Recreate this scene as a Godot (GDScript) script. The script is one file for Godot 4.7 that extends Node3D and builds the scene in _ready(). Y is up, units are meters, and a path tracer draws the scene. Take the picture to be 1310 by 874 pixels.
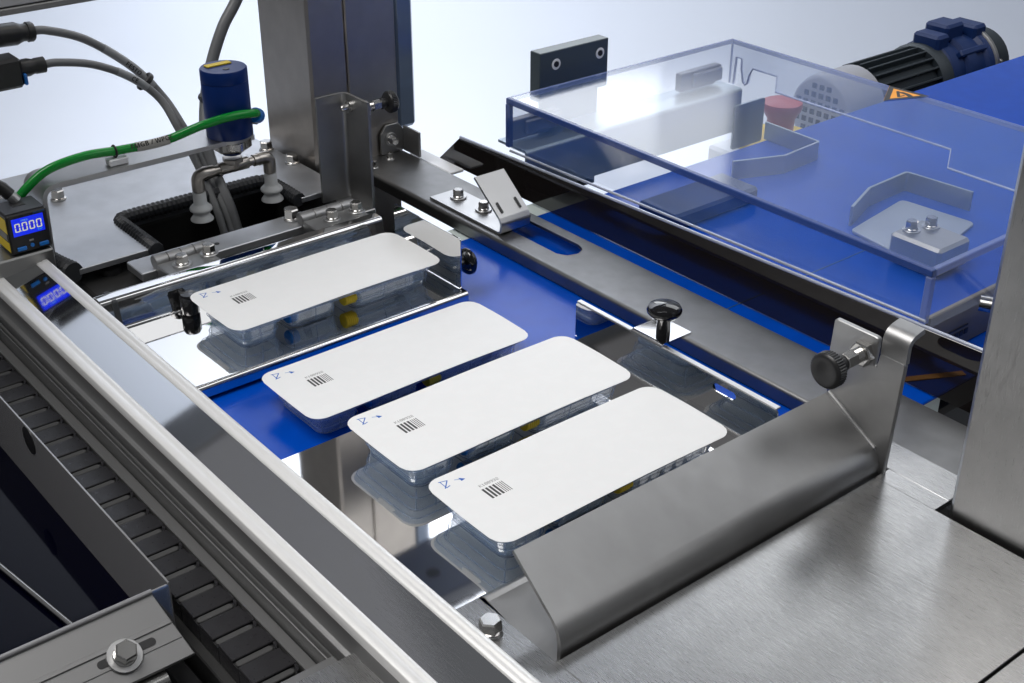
extends Node3D
# Packaging machine close-up: lidded blister packs on polished trays and a blue belt.
# x runs along the belt, z along the rails towards the camera, y up; metres.

# ---------------------------------------------------------------- mesh builder
class Mb:
	var v := PackedVector3Array()
	var n := PackedVector3Array()
	var u := PackedVector2Array()
	var off := Vector3.ZERO

	func tri(a: Vector3, b: Vector3, c: Vector3, na := Vector3.ZERO, nb := Vector3.ZERO, nc := Vector3.ZERO, ua := Vector2.ZERO, ub := Vector2.ZERO, uc := Vector2.ZERO) -> void:
		var f := (b - a).cross(c - a)
		if f.length() < 1e-14:
			return
		f = f.normalized()
		v.append(a); v.append(c); v.append(b)
		n.append(na if na != Vector3.ZERO else f)
		n.append(nc if nc != Vector3.ZERO else f)
		n.append(nb if nb != Vector3.ZERO else f)
		u.append(ua); u.append(uc); u.append(ub)

	func quad(a: Vector3, b: Vector3, c: Vector3, d: Vector3) -> void:
		tri(a, b, c, Vector3.ZERO, Vector3.ZERO, Vector3.ZERO, Vector2(0, 0), Vector2(1, 0), Vector2(1, 1))
		tri(a, c, d, Vector3.ZERO, Vector3.ZERO, Vector3.ZERO, Vector2(0, 0), Vector2(1, 1), Vector2(0, 1))

	func quadn(a: Vector3, b: Vector3, c: Vector3, d: Vector3, na: Vector3, nb: Vector3, nc: Vector3, nd: Vector3) -> void:
		tri(a, b, c, na, nb, nc)
		tri(a, c, d, na, nc, nd)

	# chamfered box between two corners, in the frame of xf
	func box(lo: Vector3, hi: Vector3, bev := 0.0006, xf := Transform3D()) -> void:
		var c := (lo + hi) / 2.0
		var h := (hi - lo) / 2.0
		var b := minf(bev, minf(h.x, minf(h.y, h.z)) * 0.6)
		var P := func(sx: float, sy: float, sz: float, k: int) -> Vector3:
			var p := Vector3(sx * (h.x - (0.0 if k == 0 else b)), sy * (h.y - (0.0 if k == 1 else b)), sz * (h.z - (0.0 if k == 2 else b)))
			return xf * (c + p)
		for s in [-1.0, 1.0]:
			_q(P.call(s, -1, -1, 0), P.call(s, 1, -1, 0), P.call(s, 1, 1, 0), P.call(s, -1, 1, 0), xf.basis * Vector3(s, 0, 0))
			_q(P.call(-1, s, -1, 1), P.call(-1, s, 1, 1), P.call(1, s, 1, 1), P.call(1, s, -1, 1), xf.basis * Vector3(0, s, 0))
			_q(P.call(-1, -1, s, 2), P.call(1, -1, s, 2), P.call(1, 1, s, 2), P.call(-1, 1, s, 2), xf.basis * Vector3(0, 0, s))
		for s in [-1.0, 1.0]:
			for t in [-1.0, 1.0]:
				_q(P.call(s, t, -1, 0), P.call(s, t, 1, 0), P.call(s, t, 1, 1), P.call(s, t, -1, 1), xf.basis * Vector3(s, t, 0))
				_q(P.call(s, -1, t, 0), P.call(s, 1, t, 0), P.call(s, 1, t, 2), P.call(s, -1, t, 2), xf.basis * Vector3(s, 0, t))
				_q(P.call(-1, s, t, 1), P.call(1, s, t, 1), P.call(1, s, t, 2), P.call(-1, s, t, 2), xf.basis * Vector3(0, s, t))
				for r in [-1.0, 1.0]:
					_t(P.call(s, t, r, 0), P.call(s, t, r, 1), P.call(s, t, r, 2), xf.basis * Vector3(s, t, r))

	func _q(a: Vector3, b: Vector3, c: Vector3, d: Vector3, dir: Vector3) -> void:
		if (b - a).cross(c - a).dot(dir) < 0.0:
			quad(a, d, c, b)
		else:
			quad(a, b, c, d)

	func _t(a: Vector3, b: Vector3, c: Vector3, dir: Vector3) -> void:
		if (b - a).cross(c - a).dot(dir) < 0.0:
			tri(a, c, b)
		else:
			tri(a, b, c)

	# flat polygon p in the plane (o, ax, ay), thickened by h along ax x ay; b chamfers both rims
	func prism(p: PackedVector2Array, o: Vector3, ax: Vector3, ay: Vector3, h: float, b := 0.0, holes := []) -> void:
		var up := ax.cross(ay).normalized()
		if h < 0.0:
			o += up * h
			h = -h
		var loops := [p if not Geometry2D.is_polygon_clockwise(p) else _rev(p)]
		for q in holes:
			loops.append(q if Geometry2D.is_polygon_clockwise(q) else _rev(q))
		var inner := []
		for l in loops:
			inner.append(_inset(l, b))
		var flat: PackedVector2Array = inner[0]
		for i in range(1, inner.size()):
			flat = _bridge(flat, inner[i])
		var ids := Geometry2D.triangulate_polygon(flat)
		for i in range(0, ids.size(), 3):
			var q := [flat[ids[i]], flat[ids[i + 1]], flat[ids[i + 2]]]
			if (q[1] - q[0]).cross(q[2] - q[0]) < 0:
				q.reverse()
			var w := []
			for k in q:
				w.append(o + ax * k.x + ay * k.y)
			tri(w[0] + up * h, w[1] + up * h, w[2] + up * h, up, up, up, q[0], q[1], q[2])
			tri(w[0], w[2], w[1], -up, -up, -up, q[0], q[2], q[1])
		for k in loops.size():
			var l: PackedVector2Array = loops[k]
			var m: PackedVector2Array = inner[k]
			var nn := _norms(l)
			for i in l.size():
				var j := (i + 1) % l.size()
				var a0 := o + ax * l[i].x + ay * l[i].y
				var a1 := o + ax * l[j].x + ay * l[j].y
				var d: Vector2 = (l[j] - l[i]).normalized()
				var f2 := Vector2(d.y, -d.x)
				var f := ax * f2.x + ay * f2.y
				var na: Vector3 = (ax * nn[i].x + ay * nn[i].y) if nn[i].dot(f2) > 0.87 else f
				var nb: Vector3 = (ax * nn[j].x + ay * nn[j].y) if nn[j].dot(f2) > 0.87 else f
				quadn(a0 + up * b, a1 + up * b, a1 + up * (h - b), a0 + up * (h - b), na, nb, nb, na)
				if b > 0.0:
					var c0 := o + ax * m[i].x + ay * m[i].y
					var c1 := o + ax * m[j].x + ay * m[j].y
					quadn(a0 + up * (h - b), a1 + up * (h - b), c1 + up * h, c0 + up * h, (na + up).normalized(), (nb + up).normalized(), (nb + up).normalized(), (na + up).normalized())
					quadn(c0, c1, a1 + up * b, a0 + up * b, (na - up).normalized(), (nb - up).normalized(), (nb - up).normalized(), (na - up).normalized())

	func _rev(p: PackedVector2Array) -> PackedVector2Array:
		var q := p.duplicate()
		q.reverse()
		return q

	func _norms(l: PackedVector2Array) -> PackedVector2Array:
		var out := PackedVector2Array()
		for i in l.size():
			var a: Vector2 = (l[i] - l[(i - 1 + l.size()) % l.size()]).normalized()
			var c: Vector2 = (l[(i + 1) % l.size()] - l[i]).normalized()
			out.append((Vector2(a.y, -a.x) + Vector2(c.y, -c.x)).normalized())
		return out

	func _inset(l: PackedVector2Array, b: float) -> PackedVector2Array:
		if b <= 0.0:
			return l
		var nn := _norms(l)
		var out := PackedVector2Array()
		for i in l.size():
			var c: Vector2 = (l[(i + 1) % l.size()] - l[i]).normalized()
			out.append(l[i] - nn[i] * b / maxf(0.4, nn[i].dot(Vector2(c.y, -c.x))))
		return out

	func _bridge(a: PackedVector2Array, h: PackedVector2Array) -> PackedVector2Array:
		var bi := 0
		var bj := 0
		var best := 1e9
		for i in a.size():
			for j in h.size():
				var d := a[i].distance_squared_to(h[j])
				if d < best:
					best = d; bi = i; bj = j
		var out := PackedVector2Array()
		for i in bi + 1:
			out.append(a[i])
		for j in h.size() + 1:
			out.append(h[(bj + j) % h.size()])
		for i in range(bi, a.size()):
			out.append(a[i])
		return out

	# bent sheet: a polyline profile (with fillets of radius r) of thickness t, swept along aw from w0 to w1
	func sheet(p: PackedVector2Array, t: float, r: float, o: Vector3, ax: Vector3, ay: Vector3, aw: Vector3, w0: float, w1: float, slant := 0.0) -> void:
		var c := Mb.fillet(p, r)
		var k := c.size()
		var nn := PackedVector2Array()
		for i in k:
			var d: Vector2 = (c[mini(i + 1, k - 1)] - c[maxi(i - 1, 0)]).normalized()
			nn.append(Vector2(-d.y, d.x))
		var len := 0.0
		var tot := 0.0
		for i in k - 1:
			tot += c[i].distance_to(c[i + 1])
		var rows := []
		for i in k:
			if i > 0:
				len += c[i].distance_to(c[i - 1])
			var s := slant * (1.0 - len / tot)
			var a := c[i] + nn[i] * t / 2.0
			var b := c[i] - nn[i] * t / 2.0
			var A := o + ax * a.x + ay * a.y
			var B := o + ax * b.x + ay * b.y
			rows.append([A + aw * (w0 + s), A + aw * w1, B + aw * (w0 + s), B + aw * w1, ax * nn[i].x + ay * nn[i].y])
		var flip := ax.cross(ay).dot(aw) < 0.0
		for i in k - 1:
			var p0: Array = rows[i]
			var p1: Array = rows[i + 1]
			_s(p0[0], p1[0], p1[1], p0[1], p0[4], p1[4])
			_s(p0[2], p1[2], p1[3], p0[3], -p0[4], -p1[4])
			_q(p0[0], p1[0], p1[2], p0[2], -aw)
			_q(p0[1], p1[1], p1[3], p0[3], aw)
		var e0 := ax * (c[0] - c[1]).x + ay * (c[0] - c[1]).y
		var e1 := ax * (c[k - 1] - c[k - 2]).x + ay * (c[k - 1] - c[k - 2]).y
		_q(rows[0][0], rows[0][1], rows[0][3], rows[0][2], e0)
		_q(rows[k - 1][0], rows[k - 1][1], rows[k - 1][3], rows[k - 1][2], e1)

	func _s(a: Vector3, b: Vector3, c: Vector3, d: Vector3, n0: Vector3, n1: Vector3) -> void:
		if (b - a).cross(c - a).dot(n0 + n1) < 0.0:
			quadn(a, d, c, b, n0, n0, n1, n1)
		else:
			quadn(a, b, c, d, n0, n1, n1, n0)

	static func fillet(p: PackedVector2Array, r: float, seg := 7) -> PackedVector2Array:
		var out := PackedVector2Array()
		for i in p.size():
			if i == 0 or i == p.size() - 1 or r <= 0.0:
				out.append(p[i])
				continue
			var a: Vector2 = (p[i - 1] - p[i])
			var b: Vector2 = (p[i + 1] - p[i])
			var half: float = absf(a.angle_to(b)) / 2.0
			var d: float = minf(r / maxf(tan(half), 0.05), minf(a.length(), b.length()) * 0.49)
			var q0 := p[i] + a.normalized() * d
			var q1 := p[i] + b.normalized() * d
			for s in seg + 1:
				var f := float(s) / seg
				out.append(q0.lerp(p[i], f).lerp(p[i].lerp(q1, f), f))
		return out

	# surface of revolution: profile of (radius, height) along axis d from o
	func lathe(p: PackedVector2Array, o: Vector3, d: Vector3, seg := 28, soft := 0.75) -> void:
		d = d.normalized()
		var x := d.cross(Vector3(0.31, 0.77, 0.55)).normalized()
		var y := d.cross(x)
		var fn := PackedVector2Array()
		for i in p.size() - 1:
			var e: Vector2 = (p[i + 1] - p[i]).normalized()
			fn.append(Vector2(e.y, -e.x))
		for i in p.size() - 1:
			if p[i].distance_to(p[i + 1]) < 1e-7:
				continue
			var n0 := fn[i]
			var n1 := fn[i]
			if i > 0 and fn[i - 1].dot(fn[i]) > soft:
				n0 = (fn[i - 1] + fn[i]).normalized()
			if i < fn.size() - 1 and fn[i + 1].dot(fn[i]) > soft:
				n1 = (fn[i + 1] + fn[i]).normalized()
			for s in seg:
				var a0 := TAU * s / seg
				var a1 := TAU * (s + 1) / seg
				var r0 := x * cos(a0) + y * sin(a0)
				var r1 := x * cos(a1) + y * sin(a1)
				var A := o + d * p[i].y
				var Bq := o + d * p[i + 1].y
				quadn(A + r0 * p[i].x, A + r1 * p[i].x, Bq + r1 * p[i + 1].x, Bq + r0 * p[i + 1].x,
					r0 * n0.x + d * n0.y, r1 * n0.x + d * n0.y, r1 * n1.x + d * n1.y, r0 * n1.x + d * n1.y)

	# tube along a smooth path; ribs makes it wavy, flat squashes it in y
	func tube(pts: PackedVector3Array, r: float, seg := 12, ribs := 0.0, pitch := 0.004, smooth := true) -> void:
		var c := Mb.curve(pts, 10) if smooth else pts
		if ribs > 0.0:
			c = Mb.even(c, pitch / 4.0)
		var k := c.size()
		var t0: Vector3 = (c[1] - c[0]).normalized()
		var nx := t0.cross(Vector3(0.2, 0.9, 0.37)).normalized()
		var rings := []
		var nrm := []
		var len := 0.0
		for i in k:
			var t: Vector3 = (c[mini(i + 1, k - 1)] - c[maxi(i - 1, 0)]).normalized()
			nx = (nx - t * nx.dot(t)).normalized()
			var ny := t.cross(nx)
			if i > 0:
				len += c[i].distance_to(c[i - 1])
			var rr := r
			if ribs > 0.0:
				rr = r * (1.0 + ribs * sin(TAU * i / 4.0))
			var ring := PackedVector3Array()
			var rn := PackedVector3Array()
			for s in seg:
				var a := TAU * s / seg
				var q := nx * cos(a) + ny * sin(a)
				ring.append(c[i] + q * rr)
				rn.append(q)
			rings.append(ring)
			nrm.append(rn)
		for i in k - 1:
			for s in seg:
				var s2 := (s + 1) % seg
				if ribs > 0.0:
					quad(rings[i][s], rings[i][s2], rings[i + 1][s2], rings[i + 1][s])
				else:
					quadn(rings[i][s], rings[i][s2], rings[i + 1][s2], rings[i + 1][s], nrm[i][s], nrm[i][s2], nrm[i + 1][s2], nrm[i + 1][s])
		for s in seg:
			tri(c[0], rings[0][(s + 1) % seg], rings[0][s])
			tri(c[k - 1], rings[k - 1][s], rings[k - 1][(s + 1) % seg])

	static func curve(p: PackedVector3Array, seg: int) -> PackedVector3Array:
		var out := PackedVector3Array()
		for i in p.size() - 1:
			var a := p[maxi(i - 1, 0)]
			var b := p[i]
			var c := p[i + 1]
			var d := p[mini(i + 2, p.size() - 1)]
			for s in seg:
				out.append(b.cubic_interpolate(c, a, d, float(s) / seg))
		out.append(p[p.size() - 1])
		return out

	static func even(p: PackedVector3Array, step: float) -> PackedVector3Array:
		var out := PackedVector3Array([p[0]])
		var left := step
		for i in p.size() - 1:
			var a := p[i]
			var d := a.distance_to(p[i + 1])
			while d >= left and d > 0.0:
				a = a.lerp(p[i + 1], left / d)
				out.append(a)
				d = a.distance_to(p[i + 1])
				left = step
			left -= d
		return out

	# hexagon prism along d, chamfered crown
	func hex(o: Vector3, d: Vector3, af: float, h: float, turn := 0.0) -> void:
		d = d.normalized()
		var x := d.cross(Vector3(0.0, 0.2, 1.0) if absf(d.z) < 0.9 else Vector3(0, 1, 0)).normalized()
		var y := d.cross(x)
		var r := af / sqrt(3.0)
		var c := h * 0.14
		for s in 6:
			var a0 := TAU * s / 6.0 + turn
			var a1 := TAU * (s + 1) / 6.0 + turn
			var r0 := x * cos(a0) + y * sin(a0)
			var r1 := x * cos(a1) + y * sin(a1)
			quad(o + r0 * r, o + r1 * r, o + r1 * r + d * (h - c), o + r0 * r + d * (h - c))
			quad(o + r0 * r + d * (h - c), o + r1 * r + d * (h - c), o + r1 * r * 0.86 + d * h, o + r0 * r * 0.86 + d * h)
			tri(o + d * h, o + r0 * r * 0.86 + d * h, o + r1 * r * 0.86 + d * h)

	func mesh(at := Vector3.ZERO) -> ArrayMesh:
		var arr := []
		arr.resize(Mesh.ARRAY_MAX)
		var w := v.duplicate()
		if at != Vector3.ZERO:
			for i in w.size():
				w[i] -= at
		arr[Mesh.ARRAY_VERTEX] = w
		arr[Mesh.ARRAY_NORMAL] = n
		arr[Mesh.ARRAY_TEX_UV] = u
		var m := ArrayMesh.new()
		m.add_surface_from_arrays(Mesh.PRIMITIVE_TRIANGLES, arr)
		return m

# ---------------------------------------------------------------- scene helpers
var taken := {}
const X := Vector3(1, 0, 0)
const Y := Vector3(0, 1, 0)
const Z := Vector3(0, 0, 1)

func numbered(s: String) -> String:
	var k: int = taken.get(s, 0)
	taken[s] = k + 1
	return s if k == 0 else "%s_%03d" % [s, k]

func tag(o: Node3D, label: String, category: String, group := "") -> void:
	o.set_meta("label", label)
	o.set_meta("category", category)
	if group:
		o.set_meta("group", group)

func thing(called: String, label: String, category: String, base: Vector3, group := "") -> Node3D:
	var o := Node3D.new()
	o.name = numbered(called)
	add_child(o)
	o.position = base
	tag(o, label, category, group)
	return o

# a part authored in world coordinates (or in its thing's own axes when local)
func part(root: Node3D, called: String, b: Mb, m: Material, label := "", local := false) -> MeshInstance3D:
	var o := MeshInstance3D.new()
	o.name = called
	var at := Vector3.ZERO
	if not local:
		var q: Node = root
		while q is Node3D and q != self:
			at += q.position
			q = q.get_parent()
	o.mesh = b.mesh(at)
	o.material_override = m
	root.add_child(o, true)
	if label:
		o.set_meta("label", label)
	return o

func solo(called: String, label: String, category: String, b: Mb, m: Material, base := Vector3.ZERO, group := "") -> MeshInstance3D:
	var o := MeshInstance3D.new()
	o.name = numbered(called)
	o.mesh = b.mesh(base)
	o.material_override = m
	o.position = base
	add_child(o)
	tag(o, label, category, group)
	return o

func structure(called: String, b: Mb, m: Material) -> void:
	var o := MeshInstance3D.new()
	o.name = numbered(called)
	o.mesh = b.mesh()
	o.material_override = m
	add_child(o)
	o.set_meta("kind", "structure")

func P2(a: Array) -> PackedVector2Array:
	var p := PackedVector2Array()
	for i in range(0, a.size(), 2):
		p.append(Vector2(a[i], a[i + 1]))
	return p

func rrect(x0: float, x1: float, y0: float, y1: float, r: float, seg := 6) -> PackedVector2Array:
	var p := PackedVector2Array()
	for c in [[x1 - r, y1 - r, 0], [x0 + r, y1 - r, 1], [x0 + r, y0 + r, 2], [x1 - r, y0 + r, 3]]:
		for s in seg + 1:
			var a: float = PI / 2 * (c[2] + float(s) / seg)
			p.append(Vector2(c[0] + cos(a) * r, c[1] + sin(a) * r))
	return p

func rounded(a: Array, r: float) -> PackedVector2Array:   # closed polygon with every corner filleted
	var p := P2(a)
	var k := p.size()
	var out := PackedVector2Array()
	for i in k:
		var q := Mb.fillet(PackedVector2Array([p[(i - 1 + k) % k], p[i], p[(i + 1) % k]]), r, 5)
		for j in range(1, q.size() - 1):
			out.append(q[j])
	return out

# hexagon bolt with its washer as a sub-part
func bolt(root: Node3D, at: Vector3, d: Vector3, af := 0.0105, h := 0.0068, washer := 0.0095, turn := 0.4, mat: Material = null) -> void:
	var b := Mb.new()
	var w := Mb.new()
	var t := 0.0016
	w.lathe(P2([0.0, 0.0, washer, 0.0, washer, t * 0.8, washer - t * 0.2, t, 0.0, t]), at, d, 24)
	b.lathe(P2([af * 0.56, t, af * 0.6, t + 0.0006, af * 0.52, t + 0.0014, 0, t + 0.0014]), at, d, 20)
	b.hex(at + d * (t + 0.001), d, af, h, turn)
	var o := part(root, "bolt", b, mat if mat else M.bolt)
	part(o, "washer", w, M.steel_light)

# ---------------------------------------------------------------- materials
var M := {}

func noise_tex(freq: float, lo: float, hi: float, seed_: int, octaves := 4, size := 256, normal := false) -> NoiseTexture2D:
	var f := FastNoiseLite.new()
	f.seed = seed_
	f.noise_type = FastNoiseLite.TYPE_SIMPLEX_SMOOTH
	f.frequency = freq
	f.fractal_octaves = octaves
	var t := NoiseTexture2D.new()
	t.width = size
	t.height = size
	t.seamless = true
	t.noise = f
	if not normal:
		var g := Gradient.new()
		g.set_color(0, Color(lo, lo, lo))
		g.set_color(1, Color(hi, hi, hi))
		t.color_ramp = g
	return t

func mat(called: String, c: Color, rough: float, metal := 0.0, spec := 0.5) -> StandardMaterial3D:
	var m := StandardMaterial3D.new()
	m.resource_name = called
	m.albedo_color = c.linear_to_srgb()
	m.roughness = rough
	m.metallic = metal
	m.metallic_specular = spec
	M[called] = m
	return m

# streaks: world-triplanar roughness and relief, stretched along one axis
func streak(m: StandardMaterial3D, tex: Texture2D, bump: Texture2D, scale: Vector3, depth: float) -> void:
	m.roughness_texture = tex
	m.uv1_triplanar = true
	m.uv1_world_triplanar = true
	m.uv1_scale = scale
	if depth > 0.0:
		m.heightmap_enabled = true
		m.heightmap_texture = bump
		m.heightmap_scale = depth

func pane(called: String, c: Color, a: float, rough := 0.02, spec := 0.5) -> StandardMaterial3D:
	var m := mat(called, c, rough, 0.0, spec)
	m.transparency = BaseMaterial3D.TRANSPARENCY_ALPHA
	m.albedo_color.a = a
	return m

func make_materials() -> void:
	var fine := noise_tex(0.09, 0.62, 1.0, 3)
	var blot := noise_tex(0.02, 0.6, 1.0, 8, 5)
	var relief := noise_tex(0.12, 0.0, 1.0, 5, 3)
	var soft := noise_tex(0.015, 0.82, 1.0, 11, 3)
	streak(mat("table", Color(0.37, 0.37, 0.37), 0.36, 1.0), fine, relief, Vector3(70, 70, 2.4), 0.0034)
	streak(mat("satin", Color(0.41, 0.41, 0.41), 0.46, 1.0), soft, relief, Vector3(14, 14, 14), 0.0)
	streak(mat("rail_satin", Color(0.235, 0.235, 0.235), 0.45, 1.0), soft, relief, Vector3(14, 14, 14), 0.0)
	streak(mat("brushed_up", Color(0.50, 0.50, 0.50), 0.40, 1.0), fine, relief, Vector3(80, 1.6, 80), 0.006)
	streak(mat("steel_light", Color(0.50, 0.50, 0.50), 0.40, 1.0), soft, relief, Vector3(9, 9, 9), 0.0)
	streak(mat("plate_mill", Color(0.60, 0.61, 0.63), 0.5, 1.0), soft, relief, Vector3(7, 7, 7), 0.0)
	streak(mat("mirror", Color(0.72, 0.72, 0.72), 0.05, 1.0), fine, relief, Vector3(4, 60, 60), 0.00006)
	streak(mat("mirror_strip", Color(0.74, 0.75, 0.77), 0.075, 1.0), fine, relief, Vector3(150, 150, 1.6), 0.0005)
	streak(mat("anodised", Color(0.78, 0.78, 0.77), 0.46, 0.35), fine, relief, Vector3(60, 60, 4), 0.0002)
	streak(mat("profile_dark", Color(0.24, 0.24, 0.24), 0.48, 0.7), fine, relief, Vector3(60, 60, 3), 0.0)
	streak(mat("column_far", Color(0.54, 0.505, 0.47), 0.42, 1.0), fine, relief, Vector3(80, 1.6, 80), 0.005)
	streak(mat("belt", Color(0.0, 0.060, 0.43), 0.19, 0.0, 0.27), soft, relief, Vector3(5, 5, 5), 0.0)
	var smear := noise_tex(0.018, 0.94, 1.0, 21, 5, 512)
	for k in ["table", "satin", "brushed_up", "column_far", "rail_satin", "plate_mill", "belt"]:
		var q: StandardMaterial3D = M[k]
		q.detail_enabled = true
		q.detail_albedo = smear
		q.detail_blend_mode = BaseMaterial3D.BLEND_MODE_MUL
		q.detail_uv_layer = BaseMaterial3D.DETAIL_UV_2
		q.uv2_triplanar = true
		q.uv2_world_triplanar = true
		q.uv2_scale = Vector3(3.1, 3.1, 3.1)
	mat("bolt", Color(0.58, 0.57, 0.55), 0.2, 1.0)
	mat("nickel", Color(0.50, 0.47, 0.43), 0.28, 1.0)
	mat("black_gloss", Color(0.006, 0.006, 0.007), 0.06, 0.0, 0.55)
	mat("black_plastic", Color(0.014, 0.014, 0.015), 0.38)
	mat("black_rubber", Color(0.022, 0.024, 0.028), 0.5)
	streak(mat("slat", Color(0.015, 0.0145, 0.0165), 0.42), blot, relief, Vector3(40, 40, 40), 0.0012)
	mat("slat_hinge", Color(0.045, 0.045, 0.045), 0.6)
	mat("dark_steel", Color(0.012, 0.012, 0.012), 0.6)
	var weave := Image.create(64, 64, false, Image.FORMAT_L8)
	for yy in 64:
		for xx in 64:
			var h := 0.5 + 0.25 * sin(TAU * xx / 4.0) + 0.25 * sin(TAU * yy / 8.0)
			weave.set_pixel(xx, yy, Color(h, h, h))
	M.belt.heightmap_enabled = true
	M.belt.heightmap_texture = ImageTexture.create_from_image(weave)
	M.belt.heightmap_scale = 0.006
	M.belt.uv1_scale = Vector3(42, 42, 42)
	mat("belt_edge", Color(0.62, 0.70, 0.68), 0.5)
	mat("white_plastic", Color(0.8, 0.81, 0.83), 0.4)
	mat("paper_edge", Color(0.8, 0.8, 0.79), 0.6)
	mat("cable", Color(0.16, 0.165, 0.17), 0.45)
	mat("cable_light", Color(0.27, 0.28, 0.29), 0.4)
	mat("hose", Color(0.002, 0.27, 0.03), 0.2)
	mat("navy", Color(0.001, 0.022, 0.14), 0.32, 0.0, 0.35)
	mat("blue_plastic", Color(0.005, 0.16, 0.55), 0.35)
	mat("motor_blue", Color(0.002, 0.020, 0.10), 0.5)
	mat("motor_dark", Color(0.03, 0.04, 0.05), 0.5, 0.3)
	mat("yellow", Color(0.75, 0.55, 0.02), 0.5)
	mat("orange", Color(0.75, 0.30, 0.02), 0.5)
	mat("red", Color(0.38, 0.06, 0.07), 0.4)
	mat("silicone", Color(0.72, 0.74, 0.74), 0.4)
	M.silicone.transparency = BaseMaterial3D.TRANSPARENCY_ALPHA
	M.silicone.albedo_color.a = 0.86
	pane("blister", Color(0.54, 0.73, 0.98), 0.33, 0.03, 1.0)
	var br := mat("blister_rim", Color(0.34, 0.52, 0.85), 0.28, 0.0, 0.9)
	br.transparency = BaseMaterial3D.TRANSPARENCY_ALPHA
	br.albedo_color.a = 0.34
	pane("acrylic", Color(0.10, 0.28, 0.75), 0.10, 0.12, 0.5)
	pane("vial_glass", Color(0.7, 0.8, 0.9), 0.12)
	var e := mat("acrylic_edge", Color(0.03, 0.07, 0.26), 0.28)
	e.transparency = BaseMaterial3D.TRANSPARENCY_ALPHA
	e.albedo_color.a = 0.8
	mat("acrylic_rim", Color(0.55, 0.6, 0.8), 0.1, 0.3)
	mat("smoked", Color(0.012, 0.010, 0.010), 0.04, 0.0, 1.0)
	mat("wall_white", Color(0.74, 0.79, 0.885), 0.9)
	mat("vial_rubber", Color(0.05, 0.05, 0.05), 0.5)
	mat("label_paper", Color(0.6, 0.62, 0.62), 0.6)
	mat("panel_grey", Color(0.40, 0.40, 0.41), 0.5, 0.3)
	mat("legend_grey", Color(0.25, 0.25, 0.25), 0.5)
	mat("legend_black", Color(0.02, 0.02, 0.02), 0.6)
	mat("brand_blue", Color(0.01, 0.05, 0.12), 0.4)
	mat("marker_paper", Color(0.42, 0.41, 0.38), 0.5)
	mat("gauge_top", Color(0.05, 0.055, 0.065), 0.45)
	mat("dark_steel2", Color(0.30, 0.30, 0.29), 0.4, 1.0)
	mat("door_blue", Color(0.20, 0.26, 0.36), 0.12, 0.4)
	mat("block_green", Color(0.07, 0.09, 0.10), 0.3, 0.3)
	mat("beam_blue", Color(0.30, 0.36, 0.42), 0.4, 0.8)
	mat("clamp_grey", Color(0.16, 0.16, 0.18), 0.4, 0.4)
	mat("strip_blue", Color(0.38, 0.42, 0.46), 0.35, 0.9)
	mat("plate_blue", Color(0.45, 0.5, 0.58), 0.3, 0.7)
	mat("sensor_brown", Color(0.22, 0.20, 0.17), 0.4, 0.7)
	mat("cowl_grey", Color(0.35, 0.36, 0.40), 0.4)
	mat("head_blue", Color(0.16, 0.18, 0.22), 0.5)
	mat("front_alu", Color(0.21, 0.21, 0.21), 0.45, 0.8)
	mat("mirror_dull", Color(0.42, 0.42, 0.43), 0.2, 0.6)
	mat("bin_floor", Color(0.0004, 0.0005, 0.004), 0.06, 0.0, 0.25)
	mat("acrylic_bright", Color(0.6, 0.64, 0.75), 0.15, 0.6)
	var e2 := mat("acrylic_pale", Color(0.22, 0.28, 0.55), 0.28)
	e2.transparency = BaseMaterial3D.TRANSPARENCY_ALPHA
	e2.albedo_color.a = 0.5

# ---------------------------------------------------------------- lettering for flat print
func glyph(ch: String) -> PackedStringArray:
	var g := {
		"0": "01110,10001,10011,10101,11001,10001,01110", "1": "00100,01100,00100,00100,00100,00100,01110", "2": "01110,10001,00001,00110,01000,10000,11111",
		"3": "11110,00001,00001,01110,00001,00001,11110", "8": "01110,10001,10001,01110,10001,10001,01110", "9": "01110,10001,10001,01111,00001,00001,01110",
		"A": "01110,10001,10001,11111,10001,10001,10001", "B": "11110,10001,10001,11110,10001,10001,11110", "C": "01111,10000,10000,10000,10000,10000,01111",
		"D": "11110,10001,10001,10001,10001,10001,11110", "E": "11111,10000,10000,11110,10000,10000,11111", "F": "11111,10000,10000,11110,10000,10000,10000",
		"G": "01111,10000,10000,10011,10001,10001,01111", "I": "01110,00100,00100,00100,00100,00100,01110", "K": "10001,10010,10100,11000,10100,10010,10001",
		"M": "10001,11011,10101,10101,10001,10001,10001", "N": "10001,11001,10101,10011,10001,10001,10001", "O": "01110,10001,10001,10001,10001,10001,01110",
		"P": "11110,10001,10001,11110,10000,10000,10000", "R": "11110,10001,10001,11110,10100,10010,10001", "S": "01111,10000,10000,01110,00001,00001,11110",
		"T": "11111,00100,00100,00100,00100,00100,00100", "V": "10001,10001,10001,10001,10001,01010,00100", "W": "10001,10001,10001,10101,10101,11011,10001",
		"/": "00001,00010,00010,00100,01000,01000,10000", "-": "00000,00000,00000,11111,00000,00000,00000", "a": "00000,00000,01110,00001,01111,10001,01111",
		"b": "10000,10000,11110,10001,10001,10001,11110", "r": "00000,00000,10110,11001,10000,10000,10000",
	}
	return (g[ch] as String).split(",") if g.has(ch) else PackedStringArray()

func write(im: Image, s: String, x: int, y: int, k: int, c: Color, ky := 0) -> void:
	ky = ky if ky else k
	for i in s.length():
		var rows := glyph(s[i])
		for r in rows.size():
			for q in 5:
				if rows[r][q] == "1":
					im.fill_rect(Rect2i(x + (i * 6 + q) * k, y + r * ky, k, ky), c)

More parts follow.
